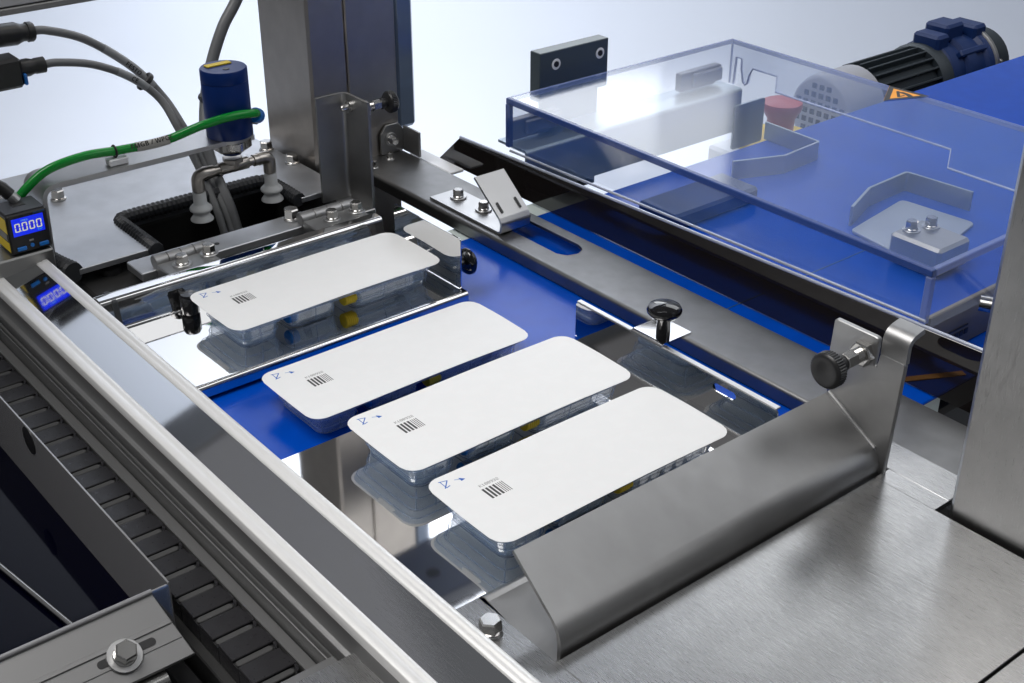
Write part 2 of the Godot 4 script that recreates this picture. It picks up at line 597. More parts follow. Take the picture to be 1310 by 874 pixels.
func line(im: Image, a: Vector2, b: Vector2, w: float, c: Color) -> void:
	var steps := int(a.distance_to(b)) + 1
	for i in steps + 1:
		var p := a.lerp(b, float(i) / steps)
		im.fill_rect(Rect2i(int(p.x - w / 2), int(p.y - w / 2), int(w), int(w)), c)

func printed(called: String, im: Image, rough := 0.5) -> StandardMaterial3D:
	var m := mat(called, Color.WHITE, rough)
	im.generate_mipmaps()
	m.albedo_texture = ImageTexture.create_from_image(im)
	m.texture_repeat = false
	return m

# ---------------------------------------------------------------- builders
func area_light(called: String, label: String, at: Vector3, to: Vector3, size: Vector2, radiance: float, c: Color) -> void:
	var dir := (to - at).normalized()
	var b := Basis.looking_at(dir, Vector3(0, 0, 1) if absf(dir.y) > 0.9 else Y)
	var t := thing(called, label, "studio light", at, "studio lights out of frame")
	t.basis = b
	var hb := Mb.new()
	hb.box(Vector3(-size.x / 2 - 0.04, -size.y / 2 - 0.04, 0.02), Vector3(size.x / 2 + 0.04, size.y / 2 + 0.04, 0.22), 0.01)
	part(t, "housing", hb, M.black_plastic, "", true)
	if called == "overhead_softbox":   # barn door towards the backdrop's far end
		var fb := Mb.new()
		fb.box(Vector3(size.x / 2 + 0.01, -size.y / 2 - 0.3, -0.85), Vector3(size.x / 2 + 0.02, size.y / 2 + 0.3, 0.02), 0.002)
		part(t, "barn_door", fb, M.black_plastic, "", true)
	var db := Mb.new()
	db.box(Vector3(-size.x / 2, -size.y / 2, 0.012), Vector3(size.x / 2, size.y / 2, 0.019), 0.001)
	var e := mat(called + "_glow", Color(0.8, 0.8, 0.8), 0.6)
	e.emission_enabled = true
	e.emission = c
	e.emission_energy_multiplier = 0.8
	part(t, "diffuser_light", db, e, "", true)
	var l := AreaLight3D.new()
	l.name = "area_light"
	l.area_size = size
	l.area_normalize_energy = false
	l.light_energy = radiance / PI
	l.light_color = c
	l.shadow_enabled = true
	l.set("omni_range", 12.0)
	t.add_child(l)

func spot_lamp(called: String, label: String, at: Vector3, to: Vector3, cone: Vector2, energy: float, c: Color) -> void:
	var t := thing(called, label, "studio light", at, "studio lights out of frame")
	t.basis = Basis.looking_at((to - at).normalized(), Y)
	var hb := Mb.new()
	hb.lathe(P2([0.0, 0.32, 0.09, 0.32, 0.11, 0.28, 0.12, 0.05, 0.16, 0.0, 0.15, 0.0, 0.11, 0.05]), Vector3.ZERO, Vector3(0, 0, 1), 32)
	part(t, "housing", hb, M.black_plastic, "", true)
	var db := Mb.new()
	db.lathe(P2([0.0, 0.048, 0.108, 0.048, 0.108, 0.052, 0.0, 0.052]), Vector3.ZERO, Vector3(0, 0, 1), 32)
	var e := mat(called + "_glow", Color(0.8, 0.8, 0.8), 0.6)
	e.emission_enabled = true
	e.emission = c
	e.emission_energy_multiplier = 1.0
	part(t, "lens_light", db, e, "", true)
	var l := SpotLight3D.new()
	l.name = "spot_light"
	l.spot_angle = cone.x
	l.spot_angle_attenuation = 1.0
	l.spot_range = 12.0
	l.spot_attenuation = 2.0
	l.light_size = cone.y
	l.light_energy = energy
	l.light_color = c
	l.shadow_enabled = true
	l.position = Vector3(0, 0, -0.2)
	t.add_child(l)

func lid_print() -> StandardMaterial3D:   # 217 x 87.5 mm at 5 px per mm
	var im := Image.create(1085, 438, false, Image.FORMAT_RGB8)
	im.fill(Color(0.905, 0.903, 0.893))
	var fn := FastNoiseLite.new()
	fn.seed = 4
	fn.frequency = 0.012
	fn.fractal_octaves = 4
	for yy in range(0, 438, 2):
		for xx in range(0, 1085, 2):
			var k := 1.0 + 0.006 * fn.get_noise_2d(xx, yy)
			im.fill_rect(Rect2i(xx, yy, 2, 2), Color(0.890 * k, 0.893 * k, 0.893 * k))
	var blue := Color(0.10, 0.33, 0.68)
	var ink := Color(0.22, 0.22, 0.23)
	var o := Vector2(50, 24)
	line(im, o + Vector2(8, 4), o + Vector2(8, 44), 3, blue)
	line(im, o + Vector2(2, 44), o + Vector2(34, 10), 3, blue)
	line(im, o + Vector2(34, 10), o + Vector2(4, 2), 3, blue)
	line(im, o + Vector2(8, 44), o + Vector2(24, 40), 3, blue)
	line(im, o + Vector2(56, 22), o + Vector2(84, 36), 2, blue)
	for k in 16:
		line(im, o + Vector2(74 + k, 30 + k * 0.5 - (15 - k) * 0.5), o + Vector2(74 + k, 30 + k * 0.5 + (15 - k) * 0.7), 2, blue)
	write(im, "K100932", 150, 121, 2, Color(0.4, 0.4, 0.4))
	var x := 144
	for w in [9, 9, 9, 9]:
		im.fill_rect(Rect2i(x, 147, w, 64), ink)
		x += w + 6
	for w in [3, 3, 3, 3]:
		im.fill_rect(Rect2i(x, 147, w, 64), ink)
		x += w + 5
	return printed("lid_paper", im, 0.62)

func smooth_rect(u: float, v: float, x0: float, x1: float, y0: float, y1: float, r: float, s: float) -> float:
	var c := Vector2((x0 + x1) / 2, (y0 + y1) / 2)
	var q := Vector2(absf(u - c.x), absf(v - c.y)) - Vector2((x1 - x0) / 2 - r, (y1 - y0) / 2 - r)
	var d := r - (Vector2(maxf(q.x, 0), maxf(q.y, 0)).length() + minf(maxf(q.x, q.y), 0.0))
	return smoothstep(0.0, s, d)

func blister_depth(u: float, v: float) -> float:
	var d := 0.0
	d = maxf(d, 0.0055 * smooth_rect(u, v, -0.104, 0.104, -0.0398, 0.0398, 0.012, 0.003))
	d = maxf(d, 0.0225 * smooth_rect(u, v, -0.1, -0.058, -0.036, 0.036, 0.012, 0.005))
	d = maxf(d, 0.0215 * smooth_rect(u, v, -0.052, 0.002, -0.030, 0.034, 0.010, 0.006))
	d = maxf(d, 0.0175 * smooth_rect(u, v, -0.085, 0.06, -0.010, 0.012, 0.010, 0.006))
	d = maxf(d, 0.0225 * smooth_rect(u, v, 0.012, 0.100, -0.034, 0.036, 0.012, 0.005))
	d -= 0.009 * smooth_rect(u, v, -0.092, -0.066, -0.022, 0.022, 0.008, 0.004)
	d -= 0.006 * smooth_rect(u, v, 0.032, 0.052, -0.026, 0.004, 0.006, 0.004)
	d -= 0.006 * smooth_rect(u, v, 0.066, 0.09, -0.004, 0.028, 0.006, 0.004)
	d -= 0.0012 * (0.5 + 0.5 * cos(u * 520.0)) * smooth_rect(u, v, 0.012, 0.1, -0.034, 0.036, 0.01, 0.008)
	return maxf(d, 0.0)

func pack_meshes() -> Array:
	var L := 0.2165
	var W := 0.0875
	# the paper lid: slightly wavy sheet, printed on top
	var lid := Mb.new()
	var nu := 60
	var nv := 24
	var wave := func(u: float, v: float) -> float:
		return 0.0005 * sin(u * 31.0 + 0.6) * (0.4 + absf(v) * 14.0) + 0.0004 * sin(v * 60.0 + u * 18.0)
	var r := 0.0125
	var pos := func(i: int, j: int) -> Vector3:
		var u := L * (dense(float(i) / nu) - 0.5)
		var fv := 2.0 * float(j) / nv - 1.0
		var e := absf(u) - (L / 2 - r)
		var hw := W / 2 if e <= 0.0 else W / 2 - r + sqrt(maxf(r * r - e * e, 0.0))
		var v := fv * hw
		return Vector3(u, wave.call(u, v), v)
	var grid := []
	for i in nu + 1:
		var u := L * (dense(float(i) / nu) - 0.5)
		var row := PackedVector3Array()
		for j in nv + 1:
			row.append(pos.call(i, j))
		grid.append(row)
	var uvof := func(p: Vector3) -> Vector2:
		return Vector2(p.x / L + 0.5, p.z / W + 0.5)
	for i in nu:
		for j in nv:
			var a: Vector3 = grid[i][j]
			var b: Vector3 = grid[i][j + 1]
			var c: Vector3 = grid[i + 1][j + 1]
			var d: Vector3 = grid[i + 1][j]
			lid.tri(a, b, c, Y, Y, Y, uvof.call(a), uvof.call(b), uvof.call(c))
			lid.tri(a, c, d, Y, Y, Y, uvof.call(a), uvof.call(c), uvof.call(d))
	var under := Mb.new()
	for i in nu:
		for j in nv:
			var k := Vector3(0, -0.00035, 0)
			under.quadn(grid[i][j] + k, grid[i + 1][j] + k, grid[i + 1][j + 1] + k, grid[i][j + 1] + k, -Y, -Y, -Y, -Y)
	var rim := PackedVector3Array()
	for i in nu + 1:
		rim.append(grid[i][nv])
	for j in range(nv - 1, -1, -1):
		rim.append(grid[nu][j])
	for i in range(nu - 1, -1, -1):
		rim.append(grid[i][0])
	for j in range(1, nv):
		rim.append(grid[0][j])
	for i in rim.size():
		var a := rim[i]
		var b := rim[(i + 1) % rim.size()]
		under.quad(a - Y * 0.00035, b - Y * 0.00035, b, a)
	# the clear tray: a flange and cavities hanging under it
	var tray := Mb.new()
	var mu := 120
	var mv := 52
	var l2 := L - 0.003
	var w2 := W - 0.003
	var at := func(i: int, j: int) -> Vector3:
		var u := l2 * (dense(float(i) / mu) - 0.5)
		var e := absf(u) - (l2 / 2 - r)
		var hw := w2 / 2 if e <= 0.0 else w2 / 2 - r + sqrt(maxf(r * r - e * e, 0.0))
		var v := hw * (2.0 * float(j) / mv - 1.0)
		return Vector3(u, -0.0008 - blister_depth(u, v), v)
	var pts := []
	for i in mu + 1:
		var row := PackedVector3Array()
		for j in mv + 1:
			row.append(at.call(i, j))
		pts.append(row)
	var nrm := []
	for i in mu + 1:
		var row := PackedVector3Array()
		for j in mv + 1:
			var du: Vector3 = pts[mini(i + 1, mu)][j] - pts[maxi(i - 1, 0)][j]
			var dv: Vector3 = pts[i][mini(j + 1, mv)] - pts[i][maxi(j - 1, 0)]
			var q := dv.cross(du)
			row.append(q.normalized() if q.length() > 1e-12 else Y)
		nrm.append(row)
	for i in mu:
		for j in mv:
			tray.quadn(pts[i][j], pts[i][j + 1], pts[i + 1][j + 1], pts[i + 1][j], nrm[i][j], nrm[i][j + 1], nrm[i + 1][j + 1], nrm[i + 1][j])
	# embossed rims round the cavities at their mouth, waist and floor
	var rims := Mb.new()
	for f in [[-0.100, -0.058, -0.036, 0.036, 0.0065], [-0.098, -0.060, -0.034, 0.034, 0.0150], [-0.0955, -0.0625, -0.0315, 0.0315, 0.0222], [-0.052, 0.002, -0.030, 0.034, 0.0065], [-0.0475, -0.0025, -0.0255, 0.0295, 0.0213], [0.012, 0.100, -0.034, 0.036, 0.0065], [0.014, 0.098, -0.032, 0.034, 0.0150], [0.0165, 0.0955, -0.0295, 0.0315, 0.0222], [-0.104, 0.104, -0.0398, 0.0398, 0.0030], [-0.089, -0.069, -0.019, 0.019, 0.0140], [0.034, 0.050, -0.023, 0.001, 0.0168], [0.068, 0.088, -0.001, 0.025, 0.0168]]:
		var loop := PackedVector3Array()
		for q in rrect(f[0], f[1], f[2], f[3], 0.0085, 5):
			loop.append(Vector3(q.x, -f[4] - 0.001, q.y))
		loop.append(loop[0])
		rims.tube(loop, 0.00045, 5, 0.0, 0.004, false)
	for f in [[-0.094, -0.030], [-0.064, -0.030], [-0.094, 0.030], [-0.064, 0.030], [-0.046, 0.028], [-0.004, 0.028], [0.018, 0.031], [0.094, 0.031], [0.018, -0.029], [0.094, -0.029], [-0.079, 0.033], [0.045, 0.034], [0.072, 0.034], [-0.025, 0.0325]]:
		rims.tube(PackedVector3Array([Vector3(f[0] * 1.03, -0.006, f[1] * 1.08), Vector3(f[0], -0.022, f[1])]), 0.00045, 5, 0.0, 0.004, false)
	return [lid, under, tray, rims]

func make_pack() -> Node3D:
	var t := thing("blister_pack", "", "blister pack", Vector3.ZERO, "blister packs with white paper lids")
	var ms := pack_meshes()
	var lid := part(t, "lid", ms[0], M.lid_paper, "", true)
	part(lid, "lid_underside", ms[1], M.paper_edge, "", true)
	var tr := part(t, "clear_tray", ms[2], M.blister, "", true)
	part(tr, "moulded_rim", ms[3], M.blister_rim, "", true)
	return t

func make_vial() -> Node3D:
	var t := thing("vial", "", "vial", Vector3.ZERO, "vials inside the blister packs")
	var b := Mb.new()
	b.lathe(P2([0.0, 0.0, 0.0068, 0.0, 0.0075, 0.001, 0.0075, 0.026, 0.0066, 0.029, 0.0045, 0.031, 0.0045, 0.034]), Vector3.ZERO, X, 20)
	part(t, "glass_body", b, M.vial_glass, "", true)
	var c := Mb.new()
	c.lathe(P2([0.0, 0.0335, 0.0064, 0.0335, 0.0067, 0.0345, 0.0067, 0.0415, 0.006, 0.0425, 0.0, 0.0425]), Vector3.ZERO, X, 20)
	part(t, "cap", c, M.blue_plastic, "", true)
	var l := Mb.new()
	l.lathe(P2([0.00765, 0.004, 0.00765, 0.022]), Vector3.ZERO, X, 20)
	part(t, "label", l, M.vial_label, "", true)
	return t

func make_syringe() -> Node3D:
	var t := thing("syringe", "", "syringe", Vector3.ZERO, "syringes inside the blister packs")
	var b := Mb.new()
	b.lathe(P2([0.0, 0.0, 0.0055, 0.0, 0.0055, 0.062, 0.003, 0.065, 0.002, 0.07]), Vector3.ZERO, X, 18)
	part(t, "barrel", b, M.vial_glass, "", true)
	var r := Mb.new()
	r.lathe(P2([0.0, 0.045, 0.0048, 0.045, 0.005, 0.046, 0.005, 0.052, 0.0, 0.054]), Vector3.ZERO, X, 18)
	r.lathe(P2([0.0, -0.012, 0.0058, -0.012, 0.0058, -0.0105, 0.0018, -0.0105, 0.0018, 0.045, 0.0, 0.045]), Vector3.ZERO, X, 12)
	part(t, "plunger", r, M.vial_rubber, "", true)
	var c := Mb.new()
	var p := PackedVector2Array([Vector2(0, -0.014)])
	for k in 13:
		p.append(Vector2(0.0066 + 0.0004 * (k % 2), -0.014 + 0.001 * k))
	p.append(Vector2(0, -0.002))
	c.lathe(p, Vector3.ZERO, X, 18, 0.99)
	part(t, "yellow_cap", c, M.yellow, "", true)
	return t

func knob_plunger(root: Node3D, at: Vector3, d: Vector3, k := 1.0) -> void:
	var n := Mb.new()
	n.hex(at, d, 0.017 * k, 0.005 * k, 0.3)
	part(root, "lock_nut", n, M.bolt)
	var s := Mb.new()
	var p := PackedVector2Array([Vector2(0, 0.004 * k)])
	for i in 14:
		p.append(Vector2((0.0056 - 0.0005 * (i % 2)) * k, (0.005 + 0.0006 * i) * k))
	p.append(Vector2(0, 0.0135 * k))
	s.lathe(p, at, d, 20, 0.99)
	s.hex(at + d * 0.0125 * k, d, 0.0115 * k, 0.011 * k, 0.1)
	part(root, "threaded_body", s, M.bolt)
	var b := Mb.new()
	b.lathe(P2([0.0055 * k, 0.0225 * k, 0.0065 * k, 0.024 * k, 0.0065 * k, 0.027 * k, 0.0052 * k, 0.030 * k, 0.0055 * k, 0.032 * k, 0.0118 * k, 0.0335 * k, 0.0128 * k, 0.035 * k]), at, d, 40)
	# knurled rim
	var x := d.cross(Vector3(0.31, 0.77, 0.55)).normalized()
	var y := d.cross(x)
	var teeth := 40
	for i in teeth:
		for q in 2:
			var a0 := TAU * (i + 0.5 * q) / teeth
			var a1 := TAU * (i + 0.5 * (q + 1)) / teeth
			var r0 := (0.0128 + 0.0006 * q) * k
			var r1 := (0.0134 - 0.0006 * q) * k
			var c0 := (x * cos(a0) + y * sin(a0)) * r0
			var c1 := (x * cos(a1) + y * sin(a1)) * r1
			b.quad(at + d * 0.035 * k + c0, at + d * 0.035 * k + c1, at + d * 0.0415 * k + c1, at + d * 0.0415 * k + c0)
	b.lathe(P2([0.0131 * k, 0.0415 * k, 0.0118 * k, 0.0432 * k, 0.010 * k, 0.0436 * k, 0.006 * k, 0.0426 * k, 0.0, 0.0423 * k]), at, d, 40)
	part(root, "knurled_knob", b, M.black_plastic)

func dense(f: float) -> float:   # 0..1 with finer steps at both ends
	return 0.35 * f + 0.65 * (0.5 - 0.5 * cos(PI * f))

func _ready() -> void:
	# camera, exposure, surroundings, lamps
	var cam := Camera3D.new()
	cam.name = "camera"
	add_child(cam)
	cam.transform = Transform3D(Basis(Vector3(0.77638514, 0.00212221, 0.63025519), Vector3(0.30505426, 0.8737898, -0.37872588), Vector3(-0.55151429, 0.48629917, 0.67775003)), Vector3(-0.54121332, 0.55, 0.66961274))
	cam.fov = 28.868
	cam.near = 0.02
	cam.far = 40.0
	var lens := CameraAttributesPhysical.new()
	lens.frustum_focal_length = 46.0
	lens.frustum_focus_distance = 1.0
	lens.exposure_aperture = 6.3
	lens.auto_exposure_enabled = false
	var env := Environment.new()
	env.background_mode = Environment.BG_COLOR
	env.background_color = Color(0.125, 0.128, 0.134).linear_to_srgb()
	env.tonemap_mode = Environment.TONE_MAPPER_LINEAR
	env.tonemap_exposure = 0.95
	env.sdfgi_enabled = true
	env.ssao_enabled = true
	env.ssil_enabled = true
	var we := WorldEnvironment.new()
	we.name = "world_environment"
	we.environment = env
	add_child(we)
	make_materials()
	area_light("overhead_softbox", "large white softbox with a barn door on a boom above the guard rail", Vector3(-0.90, 2.1, -0.25), Vector3(0, 0, -0.1), Vector2(1.3, 1.3), 8.5, Color(1.0, 0.99, 0.98))
	spot_lamp("backdrop_spot", "round spotlight low beside the white backdrop sweep", Vector3(0.45, 0.45, -1.82), Vector3(1.60, -0.62, -2.32), Vector2(62, 0.12), 1.15, Color(0.97, 0.985, 1.0))
	spot_lamp("upper_wall_spot", "round spotlight on a boom lighting the top of the backdrop", Vector3(1.18, 2.6, -0.975), Vector3(1.70, 1.75, -2.30), Vector2(50, 0.15), 6.5, Color(1.0, 0.99, 0.98))
	area_light("upper_wall_softbox", "long softbox across the top of the backdrop's near half", Vector3(0.432, 2.65, -1.324), Vector3(1.456, 1.9, -2.425), Vector2(2.0, 0.5), 12.0, Color(0.98, 0.99, 1.0))
	area_light("table_softbox", "square softbox beyond the clear hood shining on the table", Vector3(1.74, 1.40, -0.87), Vector3(0.2, 0, 0.3), Vector2(0.7, 0.6), 2.0, Color(0.98, 0.99, 1.0))
	area_light("glint_softbox", "upright softbox before the backdrop glinting on the blue belt", Vector3(1.67, 0.97, -1.79), Vector3(0.2, 0, -0.15), Vector2(0.45, 0.55), 3.4, Color(0.96, 0.98, 1.0))
	area_light("glint_strip_light", "narrow dim strip softbox next to the upright one", Vector3(1.90, 0.97, -1.58), Vector3(0.2, 0, -0.15), Vector2(0.18, 0.5), 2.0, Color(0.96, 0.98, 1.0))
	area_light("side_softbox", "tall dim softbox beside the near column", Vector3(1.5, 2.0, 0.95), Vector3(0.2, 0, 0.1), Vector2(1.9, 1.9), 0.4, Color(1, 1, 1))
	lid_print()
	var vl := Image.create(128, 64, false, Image.FORMAT_RGB8)
	vl.fill(Color(0.62, 0.64, 0.65))
	for k in 6:
		vl.fill_rect(Rect2i(8 + k * 19, 6, 4, 50), Color(0.1, 0.1, 0.12))
	printed("vial_label", vl)
	build_setting()
	build_plates()
	build_packs()
	build_feeder()
	build_guides()
	build_left()
	build_cover()
	build_background()

func build_setting() -> void:
	# white studio sweep, square to the camera's heading
	var f := Vector3(0.631, 0, -0.776)
	var r := Vector3(0.776, 0, 0.631)
	var b := Mb.new()
	b.sheet(P2([-0.4, -0.95, 2.8, -0.95, 2.8, 2.7]), 0.02, 0.55, Vector3.ZERO, f, Y, r, -3.6, 3.6)
	structure("backdrop", b, M.wall_white)
	# blue conveyor belt
	b = Mb.new()
	b.box(Vector3(-0.17, -0.018, -0.3135), Vector3(1.9, -0.015, 0.171), 0.001)
	solo("conveyor_belt", "wide glossy blue conveyor belt running under the trays and the clear cover", "conveyor belt", b, M.belt, Vector3(0.8, -0.018, -0.07))
	b = Mb.new()
	b.box(Vector3(0.272, -0.0152, -0.0425), Vector3(0.62, -0.0147, -0.0412), 0.0)
	part(get_node("conveyor_belt"), "splice_line", b, M.brand_blue)
	b = Mb.new()
	b.box(Vector3(0.13, -0.035, -0.345), Vector3(0.318, -0.0165, -0.3145), 0.001)
	b.box(Vector3(-0.17, -0.05, -0.30), Vector3(0.33, -0.022, 0.165), 0.002)
	solo("belt_bed", "pale plastic bed and edge strip under the blue belt", "belt bed", b, M.belt_edge, Vector3(0.1, -0.05, -0.07))
	b = Mb.new()
	b.box(Vector3(-0.288, -0.55, -0.63), Vector3(0.30, -0.10, 0.70), 0.004)
	b.box(Vector3(0.33, -0.55, -0.28), Vector3(1.9, -0.06, 0.15), 0.004)
	b.box(Vector3(-0.15, -0.10, -0.60), Vector3(0.15, -0.045, -0.56), 0.002)
	b.box(Vector3(-0.15, -0.10, -0.645), Vector3(-0.085, -0.012, -0.36), 0.002)
	b.box(Vector3(-0.15, -0.10, -0.645), Vector3(0.15, -0.012, -0.545), 0.002)
	b.box(Vector3(0.104, -0.10, -0.645), Vector3(0.15, -0.012, -0.47), 0.002)
	b.box(Vector3(-0.15, -0.10, -0.402), Vector3(0.12, -0.0135, -0.36), 0.002)
	solo("machine_cabinet", "dark machine cabinet underneath the steel table and the belt", "machine base", b, M.dark_steel, Vector3(0, -0.55, 0))

func build_plates() -> void:
	# brushed table
	var t := thing("machine_table", "large brushed stainless table plate around the sloped guide and near column", "table plate", Vector3(0, -0.005, 0.32))
	var b := Mb.new()
	b.box(Vector3(-0.1435, -0.005, 0.2235), Vector3(0.1597, 0.0, 0.3918), 0.0004)
	b.box(Vector3(0.1597, -0.005, 0.2235), Vector3(0.176, 0.0, 0.274), 0.0)
	b.box(Vector3(0.176, -0.005, 0.165), Vector3(0.2085, 0.0, 0.274), 0.0006)
	part(t, "top", b, M.table)
	b = Mb.new()
	b.prism(rounded([-0.30, -0.141, -0.300, -0.3918, -0.1435, -0.3918, -0.1435, -0.141], 0.004), Vector3(0, -0.005, 0), X, -Z, 0.005, 0.0005)
	part(t, "tongue_plate", b, M.table)
	b = Mb.new()
	b.box(Vector3(-0.30, -0.005, 0.3934), Vector3(0.33, 0.0, 0.66), 0.0008)
	part(t, "joined_plate", b, M.table)
	bolt(t, Vector3(-0.158, 0.0, 0.1785), Y, 0.0125, 0.0078, 0.0080, 0.2)
	# far column of the table side
	b = Mb.new()
	b.box(Vector3(0.165, -0.06, 0.281), Vector3(0.275, 0.62, 0.395), 0.0035)
	solo("near_column", "brushed steel square column rising through a slot in the table", "column", b, M.brushed_up, Vector3(0.21, -0.06, 0.33))
	# side rail with two slots
	var r := thing("belt_side_rail", "long flat stainless rail with a rolled front lip beside the blue belt", "rail", Vector3(0.235, -0.013, -0.07))
	b = Mb.new()
	b.prism(P2([0.2085, 0.56, 0.2085, 0.02, 0.2695, 0.02, 0.2695, 0.56]), Vector3(0, -0.003, 0), X, -Z, 0.003, 0.0, [rrect(0.2265, 0.2565, 0.193, 0.33, 0.0149, 9)])
	b.prism(P2([0.2085, 0.02, 0.2085, -0.45, 0.2695, -0.45, 0.2695, 0.02]), Vector3(0, -0.003, 0), X, -Z, 0.003, 0.0, [rrect(0.2265, 0.2565, -0.178, -0.128, 0.0149, 9)])
	part(r, "flat_top", b, M.rail_satin)
	b = Mb.new()
	b.sheet(P2([0.2085, -0.0015, 0.2035, -0.0015, 0.2035, -0.0135]), 0.003, 0.0045, Vector3.ZERO, X, Y, Z, -0.56, 0.45)
	part(r, "rolled_lip", b, M.rail_satin)
	# polished trays
	b = Mb.new()
	b.sheet(P2([-0.179, -0.0007, 0.1262, -0.0007, 0.1262, 0.0050]), 0.0014, 0.0028, Vector3.ZERO, X, Y, Z, -0.0645, 0.1485)
	var p2 := thing("polished_tray", "mirror polished tray under two packs with an upright fence and black knob", "tray", Vector3(0, -0.0014, 0.045))
	part(p2, "tray_sheet", b, M.mirror)
	b = Mb.new()
	var fo := rounded([0.0645, 0.0051, 0.0645, 0.0368, -0.1560, 0.0368, -0.1590, 0.020, -0.1590, 0.0051], 0.0030)
	b.prism(fo, Vector3(0.1255, 0, 0), -Z, Y, 0.0014, 0.0, [rrect(-0.1165, -0.0930, 0.0255, 0.0325, 0.0034, 5)])
	part(p2, "fence", b, M.mirror)
	b = Mb.new()
	b.box(Vector3(0.1257, 0.0369, -0.0640), Vector3(0.1305, 0.0383, 0.0012), 0.0005)
	b.box(Vector3(0.1257, 0.0369, 0.0365), Vector3(0.1305, 0.0383, 0.1555), 0.0005)
	part(p2, "fence_hem", b, M.steel_light)
	b = Mb.new()
	b.sheet(P2([0.1485, -0.0007, 0.1525, 0.0022, 0.1565, 0.0005, 0.2225, -0.010]), 0.0014, 0.002, Vector3.ZERO, Z, Y, X, -0.1425, 0.125)
	part(p2, "hem", b, M.steel_light)
	b = Mb.new()
	b.sheet(P2([0.1268, 0.030, 0.1268, 0.0382, 0.160, 0.0382]), 0.0022, 0.003, Vector3.ZERO, X, Y, Z, 0.0015, 0.036)
	part(p2, "knob_tab", b, M.mirror)
	b = Mb.new()
	b.lathe(P2([0.0, 0.0, 0.0058, 0.0, 0.0058, 0.001, 0.0055, 0.0125, 0.0062, 0.0135, 0.0115, 0.0155, 0.0140, 0.0185, 0.0143, 0.0205, 0.0128, 0.0235, 0.0085, 0.0252, 0.0, 0.0258]), Vector3(0.1424, 0.0392, 0.0215), Y, 40)
	part(p2, "mushroom_knob", b, M.black_gloss)
	var p1 := thing("polished_tray", "mirror polished tray with a front lip in front of the hinged plate", "tray", Vector3(0, -0.0014, -0.26))
	b = Mb.new()
	b.sheet(P2([-0.195, -0.011, -0.195, -0.0007, -0.3265, -0.0007, -0.3335, 0.0262, -0.348, 0.0265, -0.352, -0.03]), 0.0014, 0.0042, Vector3.ZERO, Z, Y, X, -0.179, 0.1105)
	part(p1, "tray_sheet", b, M.mirror)
	b = Mb.new()
	b.prism(rounded([0.3065, 0.0, 0.2018, 0.0, 0.2018, 0.0505, 0.3065, 0.0505], 0.003), Vector3(0.1088, 0.0006, 0), Z * -1.0, Y, -0.0014, 0.0003)
	part(p1, "fence", b, M.mirror)
	b = Mb.new()
	b.lathe(P2([0.0, 0.0, 0.0042, 0.0, 0.0042, 0.0008, 0.0026, 0.001, 0.0024, -0.0004, 0.0, -0.0004]), Vector3(0.1086, 0.0195, -0.2135), -X, 24)
	part(p1, "fence_screw", b, M.bolt)
	b = Mb.new()
	b.lathe(P2([0.0, 0.0, 0.005, 0.0, 0.005, 0.008, 0.0105, 0.010, 0.0125, 0.0125, 0.0125, 0.0155, 0.010, 0.018, 0.0, 0.019]), Vector3(0.1102, 0.0195, -0.2135), X, 32)
	part(p1, "round_knob", b, M.black_gloss)
	b = Mb.new()
	b.lathe(P2([0.0, 0.0, 0.0075, 0.0, 0.0082, 0.001, 0.0082, 0.016, 0.0068, 0.0185, 0.0, 0.0195]), Vector3(-0.106, 0.0005, -0.3165), Y, 28)
	solo("rubber_stop", "black rubber stop standing in the corner of the far polished tray", "rubber stop", b, M.black_gloss, Vector3(-0.106, 0, -0.3165))

func build_packs() -> void:
	var proto := make_pack()
	var vial := make_vial()
	var syr := make_syringe()
	var spots := [
		[Vector3(-0.0054, 0.0242, -0.2624), 0.8, "pack nearest the hinged plate, yellow capped syringe showing under its lid", "blue capped vial under the pack nearest the hinged plate", "yellow capped syringe under the pack nearest the hinged plate"],
		[Vector3(-0.0154, 0.0095, -0.1238), 0.2, "pack lying directly on the blue belt between the two polished trays", "blue capped vial in the pack lying on the blue belt", "yellow capped syringe in the pack lying on the blue belt"],
		[Vector3(-0.0107, 0.0242, -0.0044), 0.0, "pack on polished tray between the belt pack and the one by the sloped guide", "blue capped vial in the pack at the polished tray's belt edge", "yellow capped syringe in the pack at the polished tray's belt edge"],
		[Vector3(-0.0116, 0.0242, 0.0982), -0.1, "pack right beside the sloped steel guide, its tray mirrored below", "blue capped vial in the pack beside the sloped steel guide", "yellow capped syringe in the pack beside the sloped steel guide"],
	]
	for i in spots.size():
		var s: Array = spots[i]
		var t: Node3D = proto if i == 0 else copy(proto)
		t.position = s[0]
		t.rotation_degrees.y = s[1]
		t.set_meta("label", s[2])
		var v: Node3D = vial if i == 0 else copy(vial)
		v.position = s[0] + Vector3(-0.049, -0.0135, 0.0225)
		v.rotation_degrees = Vector3(20.0 + 40.0 * i, 180.0 + s[1], 0)
		v.position += Vector3(0.043, 0, 0)
		v.set_meta("label", s[3])
		var y: Node3D = syr if i == 0 else copy(syr)
		y.position = s[0] + Vector3(0.021, -0.0128, 0.026)
		y.rotation_degrees = Vector3(0, s[1], 0)
		y.set_meta("label", s[4])

func copy(o: Node3D) -> Node3D:
	var c: Node3D = o.duplicate()
	c.name = numbered(String(o.name))
	add_child(c)
	return c

